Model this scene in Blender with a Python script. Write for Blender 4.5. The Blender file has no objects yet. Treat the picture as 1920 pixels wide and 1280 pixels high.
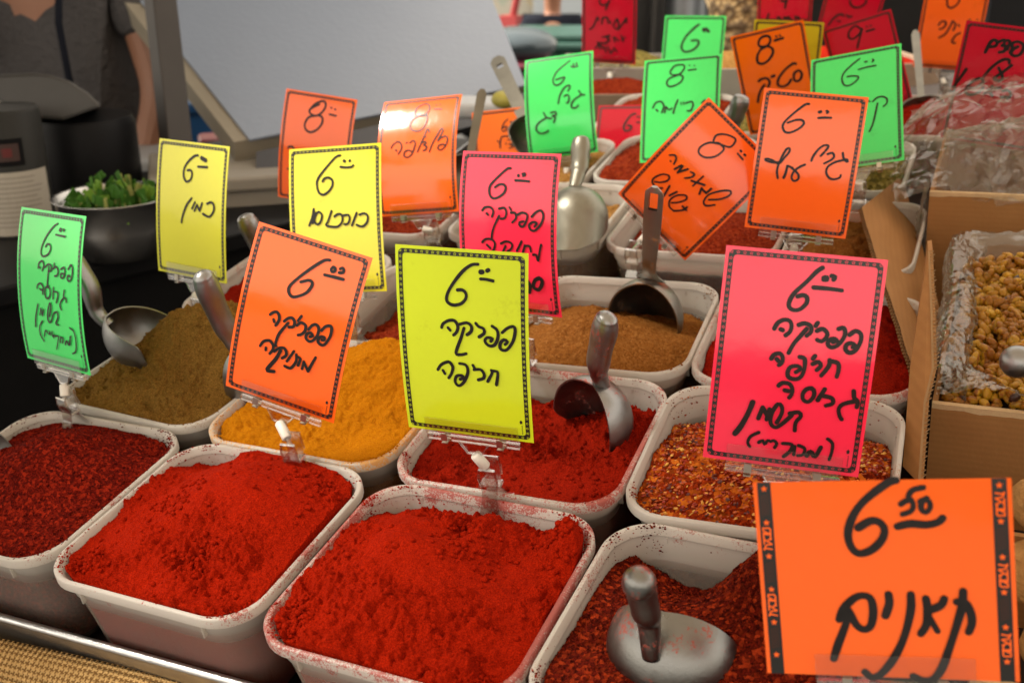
import bpy, bmesh, math, random
import numpy as np
from mathutils import Matrix, Vector
R = math.radians
random.seed(7); rng = np.random.default_rng(7)
C = bpy.context.scene.collection
SC = bpy.context.scene

# ---------------------------------------------------------------- frames
# The stall top is a sheet tilted toward the customer. "Tub frame": z = 0 is the plane of the tub rims.
F_PX, YAW, PITCH, ROLL, H = 2030.962, -0.47586, 0.49544, -0.13361, 0.51197
cy_, sy_, cp_, sp_, cr_, sr_ = math.cos(YAW), math.sin(YAW), math.cos(PITCH), math.sin(PITCH), math.cos(ROLL), math.sin(ROLL)
fw = Vector((sy_*cp_, cy_*cp_, -sp_)); rt0 = Vector((cy_, -sy_, 0)); up0 = rt0.cross(fw)
rt = cr_*rt0 + sr_*up0; up = -sr_*rt0 + cr_*up0
TRUE_PITCH = R(21)
U = (math.cos(TRUE_PITCH)*up - math.sin(TRUE_PITCH)*fw).normalized()      # true vertical seen from the tub frame
Yh = (Vector((0,1,0)) - U*U.y).normalized(); Xh = Yh.cross(U)
TF = Matrix((Xh, Yh, U)).to_4x4()                                         # tub frame -> world
TF.translation = Vector((0, 0, 0.95))
CAM = TF @ Vector((0, 0, H))
FW, RT, UP = (TF.to_3x3() @ v for v in (fw, rt, up))
GZ = CAM.z - 1.52                                                         # ground height
def at(x, y, d):                      # world point seen at photo pixel (1920 wide) at depth d
    return CAM + (FW + (x-960)/F_PX*RT - (y-640)/F_PX*UP)*d
def onz(x, y, z):                     # world point on horizontal plane z
    v = at(x, y, 1) - CAM
    return CAM + v*((z-CAM.z)/v.z)
def tubz(x, y, z):                    # tub-frame point on tub-plane height z
    v = TF.inverted().to_3x3() @ (at(x, y, 1)-CAM)
    return Vector((0,0,H)) + v*((z-H)/v.z)

# ---------------------------------------------------------------- camera
cam = bpy.data.cameras.new('camera'); co = bpy.data.objects.new('camera', cam); C.objects.link(co)
co.matrix_world = Matrix(((RT.x, UP.x, -FW.x, CAM.x), (RT.y, UP.y, -FW.y, CAM.y), (RT.z, UP.z, -FW.z, CAM.z), (0,0,0,1)))
cam.sensor_width = 36; cam.lens = 36*F_PX/1920; cam.clip_start = .02; cam.clip_end = 500
cam.dof.use_dof = True; cam.dof.focus_distance = .84; cam.dof.aperture_fstop = 7.5; cam.dof.aperture_blades = 6
SC.camera = co

# ---------------------------------------------------------------- light
w = bpy.data.worlds.new('World'); SC.world = w; w.use_nodes = True
nt = w.node_tree; bg = nt.nodes['Background']
sky = nt.nodes.new('ShaderNodeTexSky'); sky.sky_type = 'NISHITA'; sky.sun_disc = False
SUN_EL, SUN_AZ = R(52), R(246)        # azimuth measured from +y toward +x
sky.sun_elevation = SUN_EL; sky.sun_rotation = SUN_AZ; sky.dust_density = 4; sky.ozone_density = .5
mixn = nt.nodes.new('ShaderNodeMix'); mixn.data_type = 'RGBA'; mixn.inputs[0].default_value = .75   # thin bright cloud
mixn.inputs[7].default_value = (10.1, 8.8, 7.1, 1)
nt.links.new(sky.outputs[0], mixn.inputs[6]); nt.links.new(mixn.outputs[2], bg.inputs[0])
bg.inputs[1].default_value = .06
sl = bpy.data.lights.new('sun', 'SUN'); sl.energy = 2.8; sl.angle = R(14); sl.color = (1, .93, .82)
so = bpy.data.objects.new('sun', sl); C.objects.link(so)
sdir = Vector((math.sin(SUN_AZ)*math.cos(SUN_EL), math.cos(SUN_AZ)*math.cos(SUN_EL), math.sin(SUN_EL)))
so.rotation_euler = sdir.to_track_quat('Z', 'Y').to_euler(); so.location = (0, 0, 4)
SC.view_settings.view_transform = 'Standard'; SC.view_settings.look = 'None'; SC.view_settings.exposure = 2.22
SC.cycles.max_bounces = 10; SC.cycles.transparent_max_bounces = 16; SC.cycles.transmission_bounces = 8
SC.cycles.caustics_reflective = False; SC.cycles.caustics_refractive = False
SC.cycles.use_denoising = True; SC.cycles.sample_clamp_indirect = 4

# ---------------------------------------------------------------- helpers
def tag(o, label=None, cat=None, group=None, kind=None):
    for k, v in (('label', label), ('category', cat), ('group', group), ('kind', kind)):
        if v: o[k] = v
    return o
def empty(name, M):
    o = bpy.data.objects.new(name, None); C.objects.link(o); o.empty_display_size = .02; o.matrix_world = M
    return o
def obj(name, vs, fs, m, parent=None, M=None, smooth=False, mi=None):
    me = bpy.data.meshes.new(name); me.from_pydata([tuple(v) for v in vs], [], [tuple(f) for f in fs])
    for x in (m if isinstance(m, (list, tuple)) else [m]): me.materials.append(x)
    if mi is not None: me.polygons.foreach_set('material_index', list(mi))
    if smooth: me.polygons.foreach_set('use_smooth', [True]*len(me.polygons))
    me.update()
    o = bpy.data.objects.new(name, me); C.objects.link(o)
    if parent is not None: o.parent = parent
    if M is not None:
        if parent is None: o.matrix_world = M
        else: o.matrix_local = M
    return o
class MB:
    def __init__(s): s.v = []; s.f = []; s.mi = []
    def add(s, vs, fs, mi=0):
        n = len(s.v); s.v += [Vector(v) for v in vs]; s.f += [tuple(i+n for i in f) for f in fs]; s.mi += [mi]*len(fs)
    def box(s, c, d, M=None, mi=0, taper=1.0):
        x, y, z = d[0]/2, d[1]/2, d[2]/2; c = Vector(c)
        vs = [Vector((a*x*(taper if e > 0 else 1), b*y*(taper if e > 0 else 1), e*z)) for e in (-1,1) for b in (-1,1) for a in (-1,1)]
        if M is not None: vs = [M @ v for v in vs]
        s.add([v+c for v in vs], [(0,2,3,1),(4,5,7,6),(0,1,5,4),(2,6,7,3),(0,4,6,2),(1,3,7,5)], mi)
    def tube(s, pts, rad, n=10, mi=0, cap=True, flat=1.0, up_=None):
        pts = [Vector(p) for p in pts]; k = len(pts)
        rad = list(rad) if hasattr(rad, '__len__') else [rad]*k
        vs = []; prev = None
        for i in range(k):
            t = (pts[min(i+1,k-1)]-pts[max(i-1,0)]).normalized()
            if prev is None:
                a = Vector(up_) if up_ else (Vector((0,0,1)) if abs(t.z) < .9 else Vector((1,0,0)))
            else: a = prev
            b = (a - t*a.dot(t)).normalized(); prev = b; c2 = t.cross(b)
            fl = flat[i] if hasattr(flat, '__len__') else flat
            for j in range(n):
                q = 2*math.pi*j/n; vs.append(pts[i] + rad[i]*(math.cos(q)*c2 + fl*math.sin(q)*b))
        fs = [(i*n+j, i*n+(j+1)%n, (i+1)*n+(j+1)%n, (i+1)*n+j) for i in range(k-1) for j in range(n)]
        if cap: fs += [tuple(range(n))[::-1], tuple(range((k-1)*n, k*n))]
        s.add(vs, fs, mi)
    def ell(s, c, r, n=10, m=7, mi=0, M=None):
        vs = []; c = Vector(c)
        for i in range(m+1):
            a = math.pi*i/m
            for j in range(n):
                q = 2*math.pi*j/n; v = Vector((r[0]*math.sin(a)*math.cos(q), r[1]*math.sin(a)*math.sin(q), r[2]*math.cos(a)))
                vs.append((M @ v if M is not None else v)+c)
        s.add(vs, [(i*n+j, (i+1)*n+j, (i+1)*n+(j+1)%n, i*n+(j+1)%n) for i in range(m) for j in range(n)], mi)
    def build(s, name, m, parent=None, M=None, smooth=False):
        return obj(name, s.v, s.f, m, parent, M, smooth, s.mi)
def bevel(o, w_, n=2):
    b = o.modifiers.new('bevel', 'BEVEL'); b.width = w_; b.segments = n; b.limit_method = 'ANGLE'; return o
def world_poly(name, pts, thick, m, **k):   # a slab from world-space corner points, thickness along its normal (away from camera)
    pts = [Vector(p) for p in pts]; n = (pts[1]-pts[0]).cross(pts[-1]-pts[0]).normalized()
    if n.dot(CAM-pts[0]) > 0: n = -n
    b = [p+n*thick for p in pts]; k_ = len(pts)
    fs = [tuple(range(k_)), tuple(range(k_, 2*k_))[::-1]] + [(i, i+k_, (i+1)%k_+k_, (i+1)%k_) for i in range(k_)]
    o = obj(name, pts+b, fs, m, **k)
    bm = bmesh.new(); bm.from_mesh(o.data); bmesh.ops.recalc_face_normals(bm, faces=bm.faces); bm.to_mesh(o.data); bm.free()
    return o

# ---------------------------------------------------------------- noise (vectorised value noise)
_T = rng.random((64, 64))
def vnoise(x, y):
    xi = np.floor(x).astype(int); yi = np.floor(y).astype(int); fx = x-xi; fy = y-yi
    fx = fx*fx*fx*(fx*(fx*6-15)+10); fy = fy*fy*fy*(fy*(fy*6-15)+10)
    g = lambda a, b: _T[a % 64, b % 64]
    return (g(xi,yi)*(1-fx)+g(xi+1,yi)*fx)*(1-fy)+(g(xi,yi+1)*(1-fx)+g(xi+1,yi+1)*fx)*fy
def fbm(x, y, o=4, g=.5):
    s = 0; a = 1; t = 0
    for i in range(o):
        s = s + a*vnoise(x*2**i+17.3*i, y*2**i+9.1*i); t += a; a *= g
    return s/t - .5

# ---------------------------------------------------------------- materials
class N:
    def __init__(s, name):
        s.m = bpy.data.materials.new(name); s.m.use_nodes = True; s.t = s.m.node_tree; s.p = s.t.nodes['Principled BSDF']; s.out = s.t.nodes['Material Output']
        s.tc = None
    def n(s, typ, **k):
        q = s.t.nodes.new(typ)
        for a, b in k.items(): setattr(q, a, b)
        return q
    def l(s, a, b): s.t.links.new(a, b)
    def co(s):
        if s.tc is None: s.tc = s.n('ShaderNodeTexCoord')
        return s.tc.outputs['Object']
    def noise(s, sc, det=3, rough=.55, dist=0, vec=None):
        q = s.n('ShaderNodeTexNoise'); q.inputs['Scale'].default_value = sc; q.inputs['Detail'].default_value = det
        q.inputs['Roughness'].default_value = rough; q.inputs['Distortion'].default_value = dist
        s.l(vec or s.co(), q.inputs['Vector']); return q.outputs['Fac']
    def voro(s, sc, feat='F1', out='Distance'):
        q = s.n('ShaderNodeTexVoronoi', feature=feat); q.inputs['Scale'].default_value = sc; s.l(s.co(), q.inputs['Vector']); return q.outputs[out]
    def ramp(s, f, stops, interp='LINEAR'):
        q = s.n('ShaderNodeValToRGB'); e = q.color_ramp.elements; q.color_ramp.interpolation = interp
        while len(e) < len(stops): e.new(.5)
        for el, (p, c) in zip(e, stops):
            el.position = p; el.color = (*c, 1) if hasattr(c, '__len__') else (c, c, c, 1)
        s.l(f, q.inputs[0]); return q.outputs[0]
    def mix(s, f, a, b, typ='MIX'):
        q = s.n('ShaderNodeMix', data_type='RGBA', blend_type=typ)
        for i, v in ((0, f), (6, a), (7, b)):
            if isinstance(v, (int, float)): q.inputs[i].default_value = v
            elif isinstance(v, tuple): q.inputs[i].default_value = (*v, 1)
            else: s.l(v, q.inputs[i])
        return q.outputs[2]
    def math(s, op, a, b=0.0):
        q = s.n('ShaderNodeMath', operation=op)
        for i, v in ((0, a), (1, b)):
            if isinstance(v, (int, float)): q.inputs[i].default_value = v
            else: s.l(v, q.inputs[i])
        return q.outputs[0]
    def col(s, v):
        if isinstance(v, tuple): s.p.inputs['Base Color'].default_value = (*v, 1)
        else: s.l(v, s.p.inputs['Base Color'])
        return s
    def set(s, **k):
        nm = dict(rough='Roughness', metal='Metallic', spec='Specular IOR Level', trans='Transmission Weight', ior='IOR', coat='Coat Weight', crough='Coat Roughness', alpha='Alpha', sheen='Sheen Weight', sub='Subsurface Weight')
        for a, b in k.items():
            i = s.p.inputs[nm[a]]
            if isinstance(b, (int, float)): i.default_value = b
            else: s.l(b, i)
        return s
    def bump(s, h, dist, st=1.0):
        q = s.n('ShaderNodeBump'); q.inputs['Distance'].default_value = dist; q.inputs['Strength'].default_value = st
        s.l(h, q.inputs['Height'])
        pr = s.p.inputs['Normal']
        if pr.links: s.l(pr.links[0].from_socket, q.inputs['Normal'])
        s.l(q.outputs[0], pr); return s
def plain(name, c, rough=.5, metal=0, var=.12, sc=40, bump=0, spec=.5):
    c = tuple(x*.82 for x in c)
    n = N(name); f = n.noise(sc, 4)
    n.col(n.mix(f, tuple(x*(1-var) for x in c), tuple(min(1, x*(1+var)) for x in c))).set(rough=rough, metal=metal, spec=spec)
    if bump: n.bump(n.noise(sc*6, 3), bump)
    return n.m
def thin_glass(name, c=(1,1,1), rough=.06, base=.02, edge=.42):
    n = N(name); n.t.nodes.remove(n.p)
    tr = n.n('ShaderNodeBsdfTransparent'); tr.inputs[0].default_value = (*c, 1)
    gl = n.n('ShaderNodeBsdfGlossy'); gl.inputs['Roughness'].default_value = rough
    lw = n.n('ShaderNodeLayerWeight'); lw.inputs[0].default_value = .35
    f = n.math('ADD', n.math('MULTIPLY', lw.outputs['Facing'], edge), base)
    m = n.n('ShaderNodeMixShader'); n.l(f, m.inputs[0]); n.l(tr.outputs[0], m.inputs[1]); n.l(gl.outputs[0], m.inputs[2])
    n.l(m.outputs[0], n.out.inputs[0]); return n.m
def film(name, tint=(.9,.9,.9), base=.12):
    n = N(name); t = n.t; t.nodes.remove(n.p)
    tr = n.n('ShaderNodeBsdfTransparent'); tr.inputs[0].default_value = (*tint, 1)
    gl = n.n('ShaderNodeBsdfGlossy'); gl.inputs['Roughness'].default_value = .12; gl.inputs['Color'].default_value = (.55, .53, .50, 1)
    df = n.n('ShaderNodeBsdfTranslucent'); df.inputs[0].default_value = (.8, .78, .72, 1)
    lw = n.n('ShaderNodeLayerWeight'); lw.inputs[0].default_value = .45
    bp = n.n('ShaderNodeBump'); bp.inputs['Distance'].default_value = .005; n.l(n.noise(30, 2, .5, .8), bp.inputs['Height'])
    n.l(bp.outputs[0], gl.inputs['Normal']); n.l(bp.outputs[0], lw.inputs['Normal'])
    f = n.math('ADD', n.math('MULTIPLY', lw.outputs['Facing'], .26), base*.45)
    m1 = n.n('ShaderNodeMixShader'); n.l(f, m1.inputs[0]); n.l(tr.outputs[0], m1.inputs[1]); n.l(gl.outputs[0], m1.inputs[2])
    m2 = n.n('ShaderNodeMixShader'); m2.inputs[0].default_value = base*.75; n.l(m1.outputs[0], m2.inputs[1]); n.l(df.outputs[0], m2.inputs[2])
    n.l(m2.outputs[0], n.out.inputs[0]); return n.m
def card_mat(name, c):
    n = N(name); f = n.noise(160, 4)
    blot = n.ramp(n.math('ADD', n.math('MULTIPLY', n.noise(24, 2), .75), n.math('MULTIPLY', n.noise(300, 3, .7), .3)), [(.62, 0.0), (.70, 1.0)])
    base = n.mix(f, tuple(x*.97 for x in c), tuple(min(1, x*1.03) for x in c))
    n.col(n.mix(n.math('MULTIPLY', blot, .22), base, tuple(x*.55 for x in c))).set(rough=.13, spec=.6)
    n.bump(n.noise(260, 2), .00005, .5); n.bump(n.noise(22, 2), .0016, .3); return n.m
CARD = {k: card_mat('card_'+k, v) for k, v in dict(
    orange=(.98, .140, .014), deep_orange=(.90, .15, .003), yellow=(.72, .71, .028), lime=(.64, .78, .022), green=(.050, .70, .14),
    pink=(.98, .030, .088), red=(.52, .004, .024), dull_yellow=(.5, .45, .02)).items()}
INK = plain('marker_ink', (.016, .013, .013), .34, var=.75, sc=130, spec=.3)
PRINT = plain('printed_black', (.014, .013, .012), .36, var=.2, sc=200)
CLEAR = thin_glass('clear_acrylic', (.978, .972, .96), .08)
CLEAR2 = thin_glass('clear_acrylic_thick', (.93, .915, .89), .10, .10, .85)
WHITEP = plain('white_nylon', (.78, .74, .66), .4, var=.05)
SPRING = plain('spring_steel', (.62, .58, .5), .3, 1)
def alu(name, c=(.31, .312, .312), r=.33, dirt=None):
    n = N(name); f = n.noise(70, 4, .6, .6); f2 = n.noise(420, 3)
    base = n.mix(f, tuple(x*.72 for x in c), c)
    if dirt:
        k = n.ramp(n.math('ADD', n.math('MULTIPLY', n.noise(45, 3), .6), n.math('MULTIPLY', n.noise(420, 4, .7), .45)), [(.60, 0.0), (.66, 1.0)])
        base = n.mix(n.math('MULTIPLY', k, .85), base, dirt); n.set(metal=n.math('SUBTRACT', 1.0, n.math('MULTIPLY', k, .9)))
    else: n.set(metal=1.0)
    n.col(base); n.l(n.math('ADD', n.math('MULTIPLY', f, .3), r-.12), n.p.inputs['Roughness'])
    mp_ = n.n('ShaderNodeMapping'); mp_.inputs['Scale'].default_value = (1, 9, 9); n.l(n.co(), mp_.inputs[0])
    n.bump(f2, .0003, .35); n.bump(n.noise(160, 3, .6, 0, mp_.outputs[0]), .0004, .35); return n.m
ALU = alu('cast_aluminium')
STEEL = plain('stainless_steel', (.6, .59, .57), .27, 1, var=.15, sc=90, bump=.0002)
def spice(name, c, dark, light=None, g=900, coarse=0.0, bumpd=.0007, lvl=.5):
    n = N(name); c = tuple(x*.82 for x in c); dark = tuple(x*.72 for x in dark); light = light and tuple(x*.85 for x in light)
    a = n.noise(45, 4); b = n.noise(g, 3, .6)
    base = n.mix(n.ramp(a, [(.3, 0.0), (.7, 1.0)]), tuple(x*.86 for x in c), c)
    base = n.mix(n.ramp(b, [(.36, 1.0), (.62, 0.0)]), base, dark)
    if light:
        v = n.voro(g*.55, out='Color'); sp = n.n('ShaderNodeSeparateColor'); n.l(v, sp.inputs[0])
        base = n.mix(n.ramp(sp.outputs[0], [(.5, 0.0), (.95, lvl)]), base, light)
        base = n.mix(n.ramp(sp.outputs[1], [(.6, 0.0), (.95, .8)]), base, dark)
    n.col(base).set(rough=.95, spec=.04)
    pm = n.ramp(n.noise(17, 2), [(.38, .25), (.6, 1.0)])
    n.bump(n.math('MULTIPLY', n.noise(g*.16, 4, .65), pm), bumpd*2.9, .85); n.bump(n.math('MULTIPLY', n.noise(g*.5, 3, .65), pm), bumpd*1.2, .9); n.bump(n.noise(g*1.3, 2, .6), bumpd*.7, .9)
    if coarse: n.bump(n.voro(g*.55), coarse, .9)
    return n.m

# card poses fitted in the tub frame: x, y, z of the bottom centre, heading, lean, roll, bend, width, height
SIGN = {"S1": [-0.7995, 0.6181, 0.0554, -0.1825, 0.3409, -0.0356, 0.401, 0.1018, 0.1468],
 "S2": [-0.8055, 0.8239, 0.0496, -0.0966, 0.3405, 0.0334, 0.2255, 0.1019, 0.1461],
 "S6": [-0.5409, 0.6101, 0.0551, 0.1061, 0.3145, 0.3064, 0.424, 0.1007, 0.1465],
 "S7": [-0.3557, 0.6003, 0.0601, 0.0826, 0.1414, 0.0405, 0.2651, 0.1024, 0.1484],
 "S8": [-0.4041, 0.795, 0.0605, -0.1067, 0.267, -0.0382, 0.5525, 0.1018, 0.1472],
 "S25": [-0.1246, 0.6146, 0.0609, 0.1836, 0.3491, 0.1185, 0.1842, 0.1045, 0.1484],
 "S14": [-0.1903, 1.0124, 0.058, 0.1672, 0.3147, 0.1436, 0.3202, 0.099, 0.1381],
 "S5": [-0.6314, 1.0312, 0.0468, 0.1439, 0.6513, -0.061, 0.8388, 0.1011, 0.147],
 "S4": [-0.6044, 0.812, 0.0543, 0.1575, 0.4474, -0.0402, 0.2825, 0.1018, 0.1473],
 "S13": [-0.3509, 1.0473, 0.0397, -0.1299, 0.2667, 0.749, 1.1134, 0.1035, 0.1501],
 "S3": [-0.8693, 1.1479, 0.0017, 0.1523, 0.2758, 0.1931, 0.456, 0.1021, 0.1486],
 "S9": [-0.5864, 1.3761, -0.005, 0.1524, 0.523, -0.0881, 0.6483, 0.1024, 0.1477],
 "S10": [-0.6914, 1.3843, -0.0588, 0.3254, 0.6046, -0.0254, 0.0513, 0.0843, 0.1187],
 "S11": [-0.5382, 1.4632, -0.082, 0.1029, 0.7095, 0.0084, 0.05, 0.0884, 0.129],
 "S12": [-0.3911, 1.294, 0.0246, 0.1337, 0.7707, -0.0489, 0.2244, 0.1022, 0.1479],
 "S15": [-0.1568, 1.1961, 0.0604, 0.0176, 0.8145, -0.1794, 0.1732, 0.1019, 0.1479],
 "S16": [-0.3057, 1.5495, -0.0172, 0.1537, 0.0438, -0.1808, 0.0003, 0.1028, 0.1472],
 "S17": [-0.3357, 1.6554, -0.0373, 0.0981, 0.0506, 0.0915, -0.0, 0.102, 0.148],
 "S18": [-0.1898, 1.6855, -0.0387, 0.0768, 0.0535, -0.274, 0.0003, 0.1012, 0.148],
 "S19": [-0.4236, 2.1314, -0.004, 0.0716, 0.0471, 0.0436, 0.0, 0.1021, 0.1476],
 "S20": [-0.3023, 2.0797, -0.0168, 0.1182, 0.0407, 0.235, 0.0, 0.1031, 0.1465],
 "S21": [-0.1245, 2.022, -0.0647, 0.1168, 0.0388, 0.1124, 0.0, 0.1029, 0.1466],
 "S22": [-0.033, 1.4047, 0.016, -0.048, 0.0299, 0.1343, 0.0, 0.104, 0.146],
 "S23": [-0.682, 1.849, -0.0028, 0.0297, 0.0517, 0.0727, 0.0, 0.1011, 0.149],
 "S24": [-0.504, 1.7332, -0.0434, 0.0974, 0.4498, 0.0541, 0.0567, 0.1021, 0.148],
 "S26": [-0.0321, 0.4442, 0.0596, 0.1629, 0.3456, -0.0875, 0.0356, 0.1268, 0.1081]}
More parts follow.
